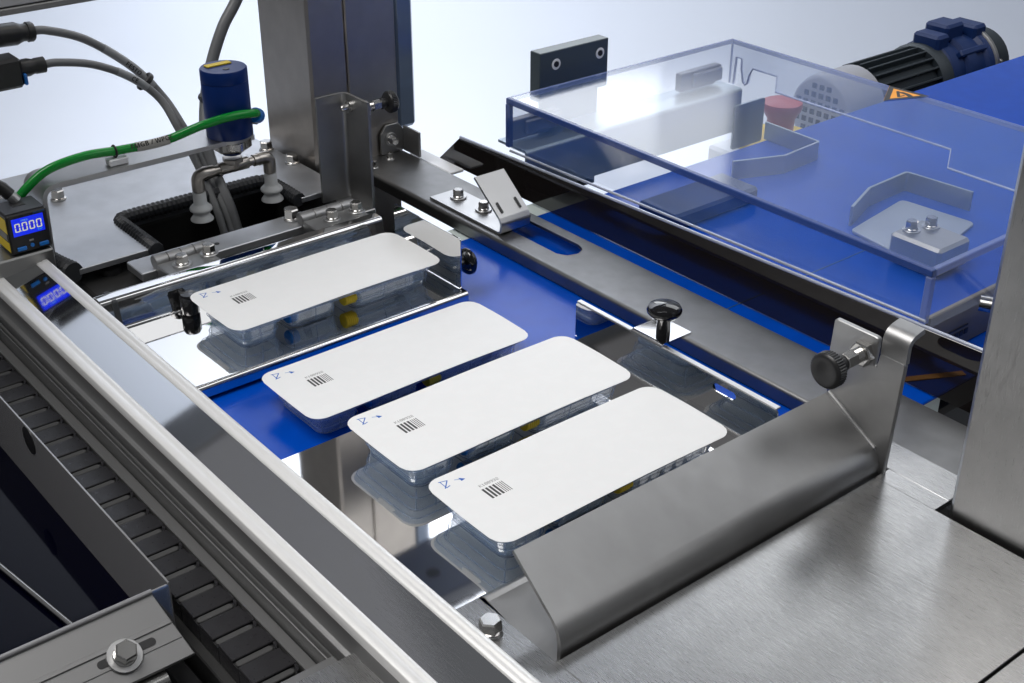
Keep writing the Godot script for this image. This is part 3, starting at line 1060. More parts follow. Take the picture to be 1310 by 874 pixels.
func build_feeder() -> void:
	# sloped guide with welded arm and index plunger
	var t := thing("sloped_guide", "bent satin steel guide plate with a welded upright arm and black index plunger", "guide plate", Vector3(0.02, -0.03, 0.2))
	var b := Mb.new()
	b.sheet(P2([0.1675, 0.042, 0.2185, 0.0142, 0.2212, -0.03]), 0.003, 0.020, Vector3(0, 0, 0), Z, Y, X, -0.141, 0.1668, 0.0095)
	part(t, "sloped_plate", b, M.satin)
	b = Mb.new()
	# arm outline in (z, y)
	var o := Mb.fillet(P2([0.2236, -0.03, 0.2236, 0.045]), 0, 2)
	o = rounded([0.2238, -0.02, 0.2280, 0.093, 0.2070, 0.093, 0.2055, 0.081, 0.2035, 0.081, 0.2045, 0.1035, 0.1655, 0.1035, 0.1635, 0.0545, 0.1668, 0.0425, 0.2150, 0.0170, 0.2195, -0.02], 0.0032)
	b.prism(o, Vector3(0.1668, 0, 0), Z, Y, -0.0042, 0.0006)
	part(t, "arm", b, M.satin)
	b = Mb.new()
	b.sheet(P2([0.1689, 0.0925, 0.1689, 0.1105, 0.1840, 0.1135]), 0.0042, 0.011, Vector3.ZERO, X, Y, Z, 0.2072, 0.2282)
	part(t, "bent_tab", b, M.satin)
	b = Mb.new()
	var w := PackedVector3Array()
	for k in 30:
		var f := k / 29.0
		w.append(Vector3(0.1664, lerpf(0.0440, 0.0175, f), lerpf(0.1690, 0.2145, f)))
	b.tube(w, 0.0020, 10, 0.0, 0.0026)
	part(t, "weld_bead", b, M.steel_light)
	knob_plunger(t, Vector3(0.1668, 0.0875, 0.1935), -X, 1.0)

func build_guides() -> void:
	# clip with two bolts on the rail
	var t := thing("rail_clip", "bolted steel clip on the rail with a slotted flap folded back", "bracket", Vector3(0.231, 0.0, -0.33))
	var b := Mb.new()
	b.sheet(P2([-0.391, 0.0016, -0.2725, 0.0016, -0.271, 0.012, -0.2745, 0.0175, -0.3139, 0.0485]), 0.0026, 0.0045, Vector3.ZERO, Z, Y, X, 0.2098, 0.2470)
	part(t, "folded_plate", b, M.steel_light)
	for xx in [0.2165, 0.2395]:
		b = Mb.new()
		var d := Vector3(0, 0.031, -0.0394).normalized()
		var n := Vector3(0, 0.0394, 0.031).normalized()
		b.prism(rrect(-0.0012, 0.0012, 0.0, 0.013, 0.0011, 4), Vector3(xx, 0.0185, -0.2745) + d * 0.003 + n * 0.0013, X, d, 0.0003)
		part(t, "flap_slot", b, M.black_plastic)
	bolt(t, Vector3(0.2315, 0.0032, -0.3700), Y, 0.0095, 0.0068, 0.0088)
	bolt(t, Vector3(0.2320, 0.0032, -0.3275), Y, 0.0095, 0.0068, 0.0088, 0.7)
	# far column, its recessed face and tube
	t = thing("far_column", "tall brushed steel square column behind the index bracket", "column", Vector3(0.21, -0.1, -0.58))
	b = Mb.new()
	b.box(Vector3(0.1575, -0.1, -0.635), Vector3(0.2045, 0.85, -0.53), 0.003)
	part(t, "post", b, M.column_far)
	b = Mb.new()
	b.box(Vector3(0.2052, -0.1, -0.632), Vector3(0.2690, 0.85, -0.5312), 0.0015)
	part(t, "cover_strip", b, M.column_far)
	b = Mb.new()
	b.box(Vector3(0.2712, 0.022, -0.56), Vector3(0.2968, 0.85, -0.535), 0.004)
	solo("door_profile", "slim glossy blue grey profile standing against the far column", "profile", b, M.door_blue, Vector3(0.284, 0.022, -0.55))
	t = thing("column_bracket", "small bolted angle bracket at the foot of the far column", "bracket", Vector3(0.255, 0.0, -0.51))
	b = Mb.new()
	b.prism(rounded([0.2405, 0.0, 0.2725, 0.0, 0.2725, 0.024, 0.265, 0.034, 0.248, 0.034, 0.2405, 0.024], 0.004), Vector3(0, 0.0005, -0.5295), X, Y, 0.003, 0.0004)
	b.box(Vector3(0.2705, 0.0005, -0.5265), Vector3(0.2735, 0.030, -0.495), 0.0005)
	part(t, "angle", b, M.satin)
	bolt(t, Vector3(0.2535, 0.0175, -0.5265), Z, 0.0085, 0.008, 0.0078)
	bolt(t, Vector3(0.2420, 0.0, -0.512), Y, 0.0065, 0.006, 0.005)
	bolt(t, Vector3(0.2140, 0.0, -0.500), Y, 0.0045, 0.006, 0.0035)
	# upright angle with its plunger
	t = thing("index_bracket", "upright folded steel angle with a black plunger in front of the far column", "bracket", Vector3(0.14, -0.004, -0.45))
	b = Mb.new()
	b.sheet(P2([0.1212, -0.4616, 0.1558, -0.4616, 0.1558, -0.4165]), 0.003, 0.007, Vector3(0, -0.004, 0), X, Z, Y, 0.0, 0.1145)
	part(t, "folded_sheet", b, M.satin)
	b = Mb.new()
	b.box(Vector3(0.137, -0.0105, -0.462), Vector3(0.1572, -0.0042, -0.415), 0.001)
	part(t, "foot", b, M.satin)
	b = Mb.new()
	b.lathe(P2([0, 0, 0.006, 0, 0.006, 0.003, 0.0035, 0.0035, 0.0032, 0.010, 0.0022, 0.0115, 0, 0.012]), Vector3(0.1543, 0.0985, -0.449), -X, 20)
	part(t, "pin", b, M.bolt)
	knob_plunger(t, Vector3(0.1573, 0.1015, -0.428), X, 0.85)

func build_left() -> void:
	var b := Mb.new()
	# hinged cover plate with an open notch, its rubber edging and bolts
	var t := thing("hinged_plate", "grey steel hinged plate with a notch edged in ribbed black rubber", "cover plate", Vector3(0, 0.0, -0.55))
	b.prism(rounded([-0.166, 0.449, -0.166, 0.650, 0.1500, 0.650, 0.1500, 0.468, 0.0985, 0.466, 0.0985, 0.5385, -0.0765, 0.5385, -0.0765, 0.4495], 0.0035), Vector3(0, 0.0, 0), X, -Z, 0.006, 0.0006)
	part(t, "plate", b, M.plate_mill)
	b = Mb.new()
	b.tube(PackedVector3Array([Vector3(-0.0745, 0.004, -0.4475), Vector3(-0.0745, 0.0045, -0.49), Vector3(-0.0745, 0.0045, -0.522), Vector3(-0.0705, 0.0045, -0.5335), Vector3(-0.058, 0.0045, -0.5375), Vector3(0.01, 0.0045, -0.5375), Vector3(0.078, 0.0045, -0.5375), Vector3(0.0925, 0.0045, -0.533), Vector3(0.0965, 0.0045, -0.518), Vector3(0.0965, 0.004, -0.466)]), 0.0074, 10, 0.08, 0.0052)
	part(t, "notch_edging", b, M.black_rubber)
	b = Mb.new()
	b.tube(PackedVector3Array([Vector3(-0.168, 0.0045, -0.535), Vector3(-0.167, 0.0045, -0.50), Vector3(-0.1635, 0.0045, -0.472), Vector3(-0.1575, 0.0045, -0.4465)]), 0.0105, 12, 0.07, 0.0052)
	part(t, "side_edging", b, M.black_rubber)
	for q in [Vector3(-0.1001, 0.006, -0.6218), Vector3(0.1406, 0.006, -0.6113), Vector3(0.1423, 0.006, -0.5575)]:
		bolt(t, q, Y, 0.0125, 0.0085, 0.0082, 0.15)
	# underside spacer
	b = Mb.new()
	b.lathe(P2([0.0, -0.034, 0.011, -0.034, 0.012, -0.028, 0.008, -0.026, 0.008, -0.016, 0.011, -0.014, 0.011, -0.006, 0.0055, -0.004, 0.0055, 0.0, 0.0, 0.0]), Vector3(-0.118, 0.0, -0.462), Y, 24)
	part(t, "rubber_mount", b, M.black_plastic)
	b = Mb.new()
	b.box(Vector3(-0.172, 0.001, -0.705), Vector3(0.152, 0.010, -0.656), 0.002)
	solo("rear_frame_bar", "bright steel frame bar behind the hinged plate", "frame bar", b, M.steel_light, Vector3(0, 0.001, -0.68))
	b = Mb.new()
	b.prism(rounded([-0.175, 0.40, -0.175, 0.44, -0.05, 0.44, -0.06, 0.40, -0.085, 0.385, -0.13, 0.385], 0.008), Vector3(0, -0.026, 0), X, -Z, 0.006, 0.0008)
	solo("lower_bracket_plate", "dark bracket plate tucked underneath the hinged plate's corner", "bracket", b, M.dark_steel, Vector3(-0.11, -0.026, -0.41))
	# strip between the two hinges
	t = thing("hinge_strip", "narrow grey steel strip across the notch carrying one large bolt", "strip", Vector3(-0.005, 0.0, -0.42))
	b = Mb.new()
	b.box(Vector3(-0.110, -0.003, -0.438), Vector3(0.0815, 0.0055, -0.4045), 0.0008)
	part(t, "strip_plate", b, M.plate_mill)
	bolt(t, Vector3(0.063, 0.0055, -0.4262), Y, 0.0135, 0.0095, 0.0080, 0.1)
	for xx in [-0.077, -0.045]:
		b = Mb.new()
		b.lathe(P2([0.0052, 0.0, 0.0052, 0.0006, 0.0045, 0.0013, 0.0, 0.0013]), Vector3(xx, 0.0055, -0.4275), Y, 20)
		part(t, "rivet_head", b, M.white_plastic)
	b = Mb.new()
	b.lathe(P2([0.0025, 0.0, 0.0025, 0.0004, 0.0, 0.0004]), Vector3(-0.024, 0.0055, -0.4205), Y, 16)
	part(t, "screw_hole", b, M.black_plastic)
	hinge("two bolt steel hinge beside the blue digital gauge end of the notch", Vector3(-0.0965, 0, 0), Vector3(-0.0425, 0, 0), [Vector3(-0.0767, 0.0118, -0.3875), Vector3(-0.0463, 0.0118, -0.3925)])
	hinge("two bolt steel hinge below the upright index bracket", Vector3(0.0610, 0, 0), Vector3(0.1240, 0, 0), [Vector3(0.0876, 0.0118, -0.3885), Vector3(0.1173, 0.0118, -0.3900)])
	# rubber end piece of the tray wall
	b = Mb.new()
	b.prism(rounded([0.3235, -0.004, 0.331, 0.0255, 0.35, 0.0275, 0.362, 0.010, 0.356, -0.02, 0.328, -0.02], 0.004), Vector3(-0.1645, 0, 0), -Z, Y, -0.005, 0.0006)
	solo("rubber_end_piece", "black rubber end piece closing the far polished tray next to the rail", "end piece", b, M.black_rubber, Vector3(-0.165, -0.02, -0.335))
	# long polished rail
	t = thing("guard_rail", "long aluminium guard rail with a mirror strip between two pale ridges", "rail", Vector3(-0.21, -0.045, 0.0))
	var z0 := -0.468
	var z1 := 0.52
	b = Mb.new()
	b.prism(P2([-0.1795, -0.03, -0.1795, 0.0252, -0.1803, 0.0262, -0.1842, 0.0262, -0.1852, 0.0254, -0.1866, 0.0254, -0.1898, 0.0249, -0.1904, 0.0238, -0.1904, -0.03]), Vector3(0, 0, z0), X, Y, z1 - z0)
	part(t, "outer_ridge", b, M.anodised)
	b = Mb.new()
	b.prism(P2([-0.1906, -0.03, -0.1906, 0.0236, -0.2206, 0.0191, -0.2206, -0.03]), Vector3(0, 0, z0), X, Y, z1 - z0)
	part(t, "mirror_strip", b, M.mirror_strip)
	b = Mb.new()
	b.prism(P2([-0.2208, 0.0130, -0.2208, 0.0194, -0.2214, 0.0203, -0.2240, 0.0205, -0.2250, 0.0198, -0.2268, 0.0200, -0.2330, 0.0206, -0.2336, 0.0198, -0.2336, 0.0130]), Vector3(0, 0, z0), X, Y, z1 - z0)
	part(t, "inner_ridge", b, M.anodised)
	b = Mb.new()
	b.prism(P2([-0.2208, -0.044, -0.2208, 0.0128, -0.2334, 0.0128, -0.2334, -0.0020, -0.2340, -0.0026, -0.2371, -0.0026, -0.2375, -0.0032, -0.2375, -0.0125, -0.2367, -0.0131, -0.2378, -0.0138, -0.2378, -0.0188, -0.2366, -0.0196, -0.2380, -0.0204, -0.2380, -0.0285, -0.2370, -0.030, -0.2370, -0.044]), Vector3(0, 0, z0), X, Y, z1 - z0)
	part(t, "grooved_side", b, M.profile_dark)
	# chain guide floor, modular chain
	b = Mb.new()
	b.box(Vector3(-0.2455, -0.05, -0.47), Vector3(-0.2372, -0.0350, 0.128), 0.0006)
	solo("chain_guide", "grey metal guide strip beside the black slat chain", "guide strip", b, M.profile_dark, Vector3(-0.241, -0.05, -0.17))
	t = thing("slat_chain", "black modular slat chain conveyor running alongside the guard rail", "chain conveyor", Vector3(-0.262, -0.05, -0.15))
	var sb := Mb.new()
	sb.prism(rounded([-0.0155, -0.0130, 0.0128, -0.0130, 0.0150, -0.0095, 0.0150, -0.0060, 0.0155, -0.0055, 0.0155, 0.0035, 0.0142, 0.0058, 0.0142, 0.0130, -0.0155, 0.0130], 0.0008), Vector3(0, 0.0, 0), X, -Z, 0.0130, 0.0)
	sb.prism(rounded([-0.0155, -0.0062, 0.0151, -0.0062, 0.0155, -0.0055, 0.0155, 0.0035, 0.0142, 0.0058, 0.0142, 0.0130, -0.0155, 0.0130], 0.0008), Vector3(0, 0.0131, 0), X, -Z, 0.0026, 0.0005)
	sb.prism(rounded([0.0118, -0.0130, 0.0128, -0.0130, 0.0150, -0.0095, 0.0150, -0.0063, 0.0135, -0.0063], 0.0006), Vector3(0, 0.0131, 0), X, -Z, 0.0024, 0.0004)
	var gb := Mb.new()
	gb.box(Vector3(-0.0156, 0.0131, 0.0063), Vector3(0.0128, 0.0134, 0.0129), 0.0)
	var hb := Mb.new()
	hb.prism(rrect(-0.0150, 0.0112, -0.0129, -0.0076, 0.0024, 4), Vector3(0, 0.0135, 0.0), X, -Z, 0.0019, 0.0005)
	var gm := gb.mesh()
	var sm := sb.mesh()
	var hm := hb.mesh()
	for k in 24:
		var o := MeshInstance3D.new()
		o.name = "slat"
		o.mesh = sm
		o.material_override = M.slat
		t.add_child(o, true)
		o.position = Vector3(-0.0005, 0.0005 + 0.0003 * sin(k * 2.3), 0.1474 - k * 0.02633 + 0.09)
		var h := MeshInstance3D.new()
		h.name = "slat_hinge"
		h.mesh = hm
		h.material_override = M.slat_hinge
		o.add_child(h, true)
		var gr := MeshInstance3D.new()
		gr.name = "groove"
		gr.mesh = gm
		gr.material_override = M.black_plastic
		o.add_child(gr, true)
	b = Mb.new()
	b.box(Vector3(-0.285, -0.09, -0.47), Vector3(-0.2385, -0.051, 0.3), 0.001)
	solo("chain_track", "dark channel carrying the black slat chain", "track", b, M.dark_steel, Vector3(-0.262, -0.09, -0.1))
	b = Mb.new()
	b.box(Vector3(-0.30, -0.048, 0.130), Vector3(-0.2405, -0.0045, 0.21), 0.0016)
	solo("end_block", "plain grey metal block over the near end of the slat chain", "block", b, M.front_alu, Vector3(-0.27, -0.048, 0.17))
	build_bin()
	build_gauge()
	build_vacuum()

func hinge(label: String, a: Vector3, c: Vector3, bolts: Array) -> void:
	var t := thing("hinge", label, "hinge", Vector3((a.x + c.x) / 2, -0.012, -0.385), "hinges of the notched plate")
	var b := Mb.new()
	b.box(Vector3(a.x, -0.012, -0.4015), Vector3(c.x, 0.0118, -0.3655), 0.001)
	part(t, "leaf_block", b, M.satin)
	b = Mb.new()
	var w := c.x - a.x
	for k in 4:
		var x0 := a.x + 0.001 + w * k / 4.0
		b.lathe(P2([0.0, 0.0, 0.0062, 0.0, 0.0068, 0.0006, 0.0068, w / 4.0 - 0.001, 0.0062, w / 4.0 - 0.0004, 0.0, w / 4.0 - 0.0004]), Vector3(x0, 0.0115, -0.4085), X, 22)
	part(t, "barrel", b, M.satin)
	for q in bolts:
		bolt(t, q, Y, 0.0105, 0.0078, 0.0090, 0.3)

func build_bin() -> void:
	var t := thing("reject_bin", "open dark bin with polished sheet walls and a bolted sloping front plate", "bin", Vector3(-0.36, -0.07, -0.12))
	var b := Mb.new()
	b.box(Vector3(-0.2890, -0.10, -0.46), Vector3(-0.2875, -0.0030, 0.0075), 0.0004)
	part(t, "side_wall", b, M.mirror_dull)
	b = Mb.new()
	b.box(Vector3(-0.70, -0.12, -0.70), Vector3(-0.2892, -0.0645, 0.006), 0.0)
	part(t, "floor", b, M.bin_floor)
	b = Mb.new()
	b.lathe(P2([0.0115, 0.0, 0.0115, 0.0006, 0.0108, 0.0008, 0.0, 0.0008]), Vector3(-0.2890, -0.0150, -0.2300), -X, 28)
	part(t, "wall_hole", b, M.black_plastic)
	b = Mb.new()
	b.tube(PackedVector3Array([Vector3(-0.352, -0.060, -0.175), Vector3(-0.332, -0.060, -0.045)]), 0.0022, 10, 0.0, 0.004, false)
	part(t, "guide_wire", b, M.bolt)
	b = Mb.new()
	b.box(Vector3(-0.70, -0.0640, 0.0062), Vector3(-0.2892, -0.0045, 0.0078), 0.0004)
	part(t, "front_wall", b, M.mirror_dull)
	b = Mb.new()
	b.prism(P2([-0.2895, -0.004, -0.2895, -0.030, -0.302, -0.004]), Vector3(0, 0, 0.0082), X, Y, 0.002, 0.0002)
	part(t, "clear_corner", b, M.acrylic)
	# sloping front plate: u along x, s down the slope
	var n := Vector3(0, 0.045, 0.028).normalized()
	var s := Vector3(0, -0.028, 0.045).normalized()
	var o := Vector3(-0.301, -0.0045, 0.0095)
	b = Mb.new()
	var q := PackedVector2Array()
	for e in [[-0.40, 0.0], [0.0, 0.0], [0.0065, 0.048], [-0.40, 0.048]]:
		q.append(Vector2(e[0], e[1]))
	b.prism(q, o, X, s, 0.004, 0.0005)
	part(t, "front_plate", b, M.front_alu)
	b = Mb.new()
	b.tube(PackedVector3Array([o + X * -0.40 - s * 0.001 + n * 0.001, o + X * -0.0 - s * 0.001 + n * 0.001]), 0.0018, 10, 0.0, 0.004, false)
	part(t, "bright_edge", b, M.mirror_dull)
	b = Mb.new()
	b.box(Vector3(-0.40, 0.0004, 0.0205), Vector3(0.0022, 0.0012, 0.0235), 0.0003, Transform3D(Basis(X, n, s), o))
	b.box(Vector3(-0.40, 0.0002, 0.0340), Vector3(0.0042, 0.0007, 0.0347), 0.0002, Transform3D(Basis(X, n, s), o))
	part(t, "groove", b, M.profile_dark)
	b = Mb.new()
	b.prism(rrect(-0.05, -0.0115, 0.0265, 0.0318, 0.0026, 5), o + n * 0.0004, X, s, 0.0006)
	part(t, "slot", b, M.black_plastic)
	bolt(t, o + X * -0.033 + s * 0.0305 + n * 0.0008, n, 0.0125, 0.009, 0.0112, 0.1)
	b = Mb.new()
	b.tube(PackedVector3Array([o + X * -0.055 + s * 0.052 - n * 0.012, o + X * -0.0135 + s * 0.052 - n * 0.012]), 0.008, 18, 0.0, 0.004, false)
	part(t, "standoff", b, M.bolt)
	b = Mb.new()
	b.box(Vector3(-0.302, -0.12, 0.010), Vector3(-0.288, -0.0655, 0.25), 0.001)
	part(t, "outer_skirt", b, M.black_plastic)

func build_gauge() -> void:
	var o := Vector3(-0.2085, 0.0362, -0.45)
	var t := thing("pressure_gauge", "black digital gauge with a glowing blue 0.000 display and blue buttons", "digital gauge", o)
	var b := Mb.new()
	b.box(Vector3(-0.2085, 0.0362, -0.486), Vector3(-0.1712, 0.0742, -0.45), 0.0014)
	part(t, "case", b, M.black_plastic)
	b = Mb.new()
	b.box(Vector3(-0.2075, 0.0742, -0.482), Vector3(-0.1722, 0.0752, -0.4525), 0.0006)
	part(t, "top_panel", b, M.gauge_top)
	b = Mb.new()
	b.box(Vector3(-0.196, 0.0750, -0.474), Vector3(-0.184, 0.0756, -0.465), 0.0002)
	part(t, "top_port", b, M.black_plastic)
	# display: 0.000 on blue
	var im := Image.create(220, 150, false, Image.FORMAT_RGB8)
	im.fill(Color(0.03, 0.13, 0.98))
	for k in 4:
		var x := 18 + k * 50
		var c := Color(0.92, 0.92, 0.72)
		im.fill_rect(Rect2i(x + 7, 50, 20, 60), Color(0.12, 0.05, 0.85))
		for e in [[x + 3, 42, 28, 9], [x + 3, 107, 28, 9], [x - 2, 46, 9, 30], [x + 27, 46, 9, 30], [x - 2, 82, 9, 30], [x + 27, 82, 9, 30]]:
			im.fill_rect(Rect2i(e[0], e[1], e[2], e[3]), c)
	im.fill_rect(Rect2i(56, 108, 7, 7), Color(0.92, 0.92, 0.72))
	write(im, "FEED", 66, 18, 2, Color(0.5, 0.8, 0.9))
	write(im, "bar", 170, 122, 2, Color(0.2, 0.8, 0.7))
	var m := mat("display_glow", Color(0.02, 0.05, 0.3), 0.25)
	im.generate_mipmaps()
	m.emission_enabled = true
	m.emission_texture = ImageTexture.create_from_image(im)
	m.emission_operator = BaseMaterial3D.EMISSION_OP_MULTIPLY
	m.emission = Color.WHITE
	m.emission_energy_multiplier = 0.75
	b = Mb.new()
	var z := -0.4496
	var A := Vector3(-0.2045, 0.0535, z)
	var e1 := Vector3(0.0290, 0, 0)
	var e2 := Vector3(0, 0.0168, 0)
	b.tri(A, A + e1, A + e1 + e2, Z, Z, Z, Vector2(0, 1), Vector2(1, 1), Vector2(1, 0))
	b.tri(A, A + e1 + e2, A + e2, Z, Z, Z, Vector2(0, 1), Vector2(1, 0), Vector2(0, 0))
	part(t, "display_screen", b, m)
	var l := AreaLight3D.new()
	l.name = "display_light"
	l.area_size = Vector2(0.0285, 0.0163)
	l.area_normalize_energy = false
	l.light_color = Color(0.08, 0.2, 1.0)
	l.light_energy = 0.03
	l.shadow_enabled = true
	l.rotation_degrees = Vector3(0, 180, 0)
	l.position = Vector3(0.0185, 0.0257, 0.0008)
	t.add_child(l)
	for e in [[-0.2035, 0.0085], [-0.1832, 0.0085]]:
		b = Mb.new()
		b.box(Vector3(e[0], 0.0393, -0.4502), Vector3(e[0] + e[1], 0.0430, -0.4484), 0.0006)
		part(t, "button", b, M.blue_plastic)
	b = Mb.new()
	b.lathe(P2([0.0018, 0.0, 0.0018, 0.001, 0.0, 0.0012]), Vector3(-0.1895, 0.0422, -0.45), Z, 16)
	part(t, "round_button", b, M.blue_plastic)
	b = Mb.new()
	b.box(Vector3(-0.1915, 0.0462, -0.4501), Vector3(-0.1875, 0.0478, -0.4496), 0.0001)
	part(t, "legend", b, M.legend_grey)
	b = Mb.new()
	b.box(Vector3(-0.184, 0.0712, -0.4501), Vector3(-0.1735, 0.0730, -0.4496), 0.0001)
	part(t, "brand_strip", b, M.brand_blue)
	# side stickers
	b = Mb.new()
	b.box(Vector3(-0.2089, 0.0565, -0.474), Vector3(-0.2084, 0.070, -0.4525), 0.0002)
	part(t, "warning_sticker", b, M.yellow)
	b = Mb.new()
	b.box(Vector3(-0.2089, 0.0385, -0.480), Vector3(-0.2084, 0.0475, -0.4525), 0.0002)
	part(t, "warning_sticker", b, M.yellow)
	b = Mb.new()
	for k in 4:
		b.box(Vector3(-0.2091, 0.0494 + 0.0017 * k, -0.476), Vector3(-0.2086, 0.0502 + 0.0017 * k, -0.455), 0.0)
	part(t, "sticker_text", b, M.legend_grey)
	b = Mb.new()
	b.box(Vector3(-0.34, 0.012, -0.50), Vector3(-0.172, 0.0352, -0.4465), 0.0015)
	solo("gauge_mount", "grey steel mount underneath the digital gauge", "mount", b, M.dark_steel2, Vector3(-0.25, 0.012, -0.47))
	# plug on the gauge's rear
	t = thing("gauge_plug", "black cable plug with a knurled silver ring behind the gauge", "plug", Vector3(-0.189, 0.074, -0.478))
	var d := Vector3(-0.45, 0.62, -0.2).normalized()
	b = Mb.new()
	b.lathe(P2([0.0, 0.0, 0.0052, 0.0, 0.0052, 0.008, 0.0, 0.008]), Vector3(-0.187, 0.075, -0.478), d, 24)
	part(t, "ring", b, M.steel_light)
	b = Mb.new()
	b.lathe(P2([0.0, 0.008, 0.006, 0.008, 0.0062, 0.018, 0.0045, 0.024, 0.0042, 0.034, 0.0, 0.034]), Vector3(-0.187, 0.075, -0.478), d, 24)
	part(t, "boot", b, M.black_plastic)

func build_vacuum() -> void:
	# arm, blue ejector, tee and cups
	var t := thing("ejector_support", "bent flat steel arm bridging the hinged plate under the blue cylinder", "arm", Vector3(-0.06, 0.0, -0.5))
	var b := Mb.new()
	b.sheet(P2([-0.166, -0.03, -0.163, 0.0815, 0.030, 0.0815]), 0.0045, 0.014, Vector3.ZERO, X, Y, Z, -0.520, -0.474)
	var e := PackedVector2Array()
	for k in 17:
		var a := PI / 2 - PI * k / 16.0
		e.append(Vector2(0.030 + 0.034 * cos(a), 0.497 + 0.0265 * sin(a)))
	e.append(Vector2(0.024, 0.474))
	e.append(Vector2(0.024, 0.520))
	b.prism(e, Vector3(0, 0.0793, 0), X, -Z, 0.0044, 0.0004)
	part(t, "strap", b, M.steel_light)
	b = Mb.new()
	b.box(Vector3(-0.095, 0.084, -0.4905), Vector3(-0.076, 0.0905, -0.479), 0.001)
	part(t, "hose_clip", b, M.white_plastic)
	t = thing("vacuum_cylinder", "dark blue cylinder with a yellow label standing on the steel arm", "cylinder", Vector3(0.036, 0.084, -0.492))
	b = Mb.new()
	var c := Vector3(0.037, 0.0838, -0.490)
	b.lathe(P2([0.0, 0.0, 0.0225, 0.0, 0.0232, 0.0008, 0.0232, 0.0555, 0.0228, 0.056, 0.0228, 0.0564, 0.0232, 0.0568, 0.0232, 0.0680, 0.0222, 0.0693, 0.0, 0.0693]), c, Y, 48)
	part(t, "body", b, M.navy)
	b = Mb.new()
	b.box(Vector3(0.0225, 0.1531, -0.5025), Vector3(0.0490, 0.1545, -0.4945), 0.0002)
	part(t, "yellow_label", b, M.yellow)
	b = Mb.new()
	b.lathe(P2([0.0035, 0.0, 0.0035, 0.0005, 0.0, 0.0005]), Vector3(0.036, 0.1531, -0.482), Y, 16)
	part(t, "port", b, M.black_plastic)
	t = thing("vacuum_tee", "nickel plated tee fitting with two elbows hanging below the arm", "pipe fitting", Vector3(0.037, 0.03, -0.49))
	b = Mb.new()
	b.lathe(P2([0.0, 0.0, 0.0195, 0.0, 0.0205, 0.001, 0.0205, 0.0085, 0.0185, 0.0105, 0.0, 0.0105]), Vector3(0.037, 0.0792, -0.490), -Y, 6, 0.99)
	part(t, "hex_adaptor", b, M.bolt)
	b = Mb.new()
	b.lathe(P2([0.0, 0.010, 0.0098, 0.010, 0.0098, 0.0155, 0.0, 0.0155]), Vector3(0.037, 0.0792, -0.490), -Y, 28)
	part(t, "blue_seal", b, M.motor_blue)
	b = Mb.new()
	var ty := 0.0500
	b.hex(Vector3(0.037, ty + 0.0048, -0.490), Y, 0.019, 0.0048, 0.2)
	b.lathe(P2([0.0, 0.0, 0.0068, 0.0, 0.0068, 0.010, 0.0, 0.010]), Vector3(0.037, ty - 0.002, -0.490), Y, 20)
	b.lathe(P2([0.0, -0.0165, 0.0056, -0.0165, 0.0064, -0.0155, 0.0064, 0.0155, 0.0056, 0.0165, 0.0, 0.0165]), Vector3(0.037, ty, -0.490), X, 20)
	for s in [-1.0, 1.0]:
		b.lathe(P2([0.0, 0.016, 0.0048, 0.016, 0.0048, 0.022, 0.0062, 0.0225, 0.0062, 0.0295, 0.0, 0.0295]), Vector3(0.037, ty, -0.490), X * s, 18)
		b.tube(PackedVector3Array([Vector3(0.037 + s * 0.028, ty, -0.49), Vector3(0.037 + s * 0.035, ty - 0.0002, -0.49), Vector3(0.037 + s * 0.0402, ty - 0.004, -0.49), Vector3(0.037 + s * 0.0408, ty - 0.0165, -0.49)]), 0.0066, 16)
		b.lathe(P2([0.0, 0.0, 0.0040, 0.0, 0.0040, 0.006, 0.0, 0.006]), Vector3(0.037 + s * 0.0408, 0.030, -0.49), Y, 14)
	part(t, "tee_body", b, M.nickel)
	for s in [-1.0, 1.0]:
		var cup := thing("suction_cup", "frosted silicone bellows suction cup on the elbow " + ("nearer the gauge" if s < 0 else "nearer the far column"), "suction cup", Vector3(0.037 + s * 0.0408, 0.002, -0.49), "suction cups under the tee")
		b = Mb.new()
		var prof := [0.0, 0.0030, 0.0100, 0.0008, 0.0116, 0.0012, 0.0116, 0.0022, 0.0088, 0.0062, 0.0080, 0.0078, 0.0086, 0.0092, 0.0112, 0.0118, 0.0116, 0.0132, 0.0110, 0.0148, 0.0080, 0.0178, 0.0068, 0.0195, 0.0066, 0.0300, 0.0060, 0.0310, 0.0, 0.0310]
		b.lathe(P2(prof), Vector3(0.037 + s * 0.0408, 0.001, -0.49), Y, 28, 0.3)
		part(cup, "bellows", b, M.silicone)
	# elbow and green hose
	t = thing("blue_elbow_fitting", "blue push in elbow where the green hose meets the cylinder", "fitting", Vector3(0.0655, 0.0975, -0.4800))
	b = Mb.new()
	b.lathe(P2([0.0, 0.0, 0.0072, 0.0, 0.0076, 0.001, 0.0076, 0.008, 0.0066, 0.009, 0.0, 0.009]), Vector3(0.0660, 0.0985, -0.4820), Vector3(-0.70, 0.45, 0.55), 24)
	part(t, "collar", b, M.blue_plastic)
	b = Mb.new()
	b.lathe(P2([0.0, 0.0, 0.0058, 0.0, 0.0058, 0.010, 0.0, 0.010]), Vector3(0.0585, 0.0960, -0.490), Vector3(0.75, -0.1, 0.6), 16)
	part(t, "elbow", b, M.nickel)
	t = thing("green_air_hose", "glossy green air hose with a paper marker lying along the steel arm", "hose", Vector3(-0.06, 0.09, -0.485))
	var hp := PackedVector3Array([Vector3(-0.185, 0.066, -0.492), Vector3(-0.1745, 0.0790, -0.489), Vector3(-0.1508, 0.0935, -0.487), Vector3(-0.115, 0.0985, -0.486), Vector3(-0.0812, 0.0965, -0.485), Vector3(-0.0386, 0.0975, -0.479), Vector3(-0.002, 0.1088, -0.4665), Vector3(0.0300, 0.1123, -0.4620), Vector3(0.0535, 0.1085, -0.4660), Vector3(0.0625, 0.1025, -0.4790)])
	b = Mb.new()
	b.tube(hp, 0.0043, 18)
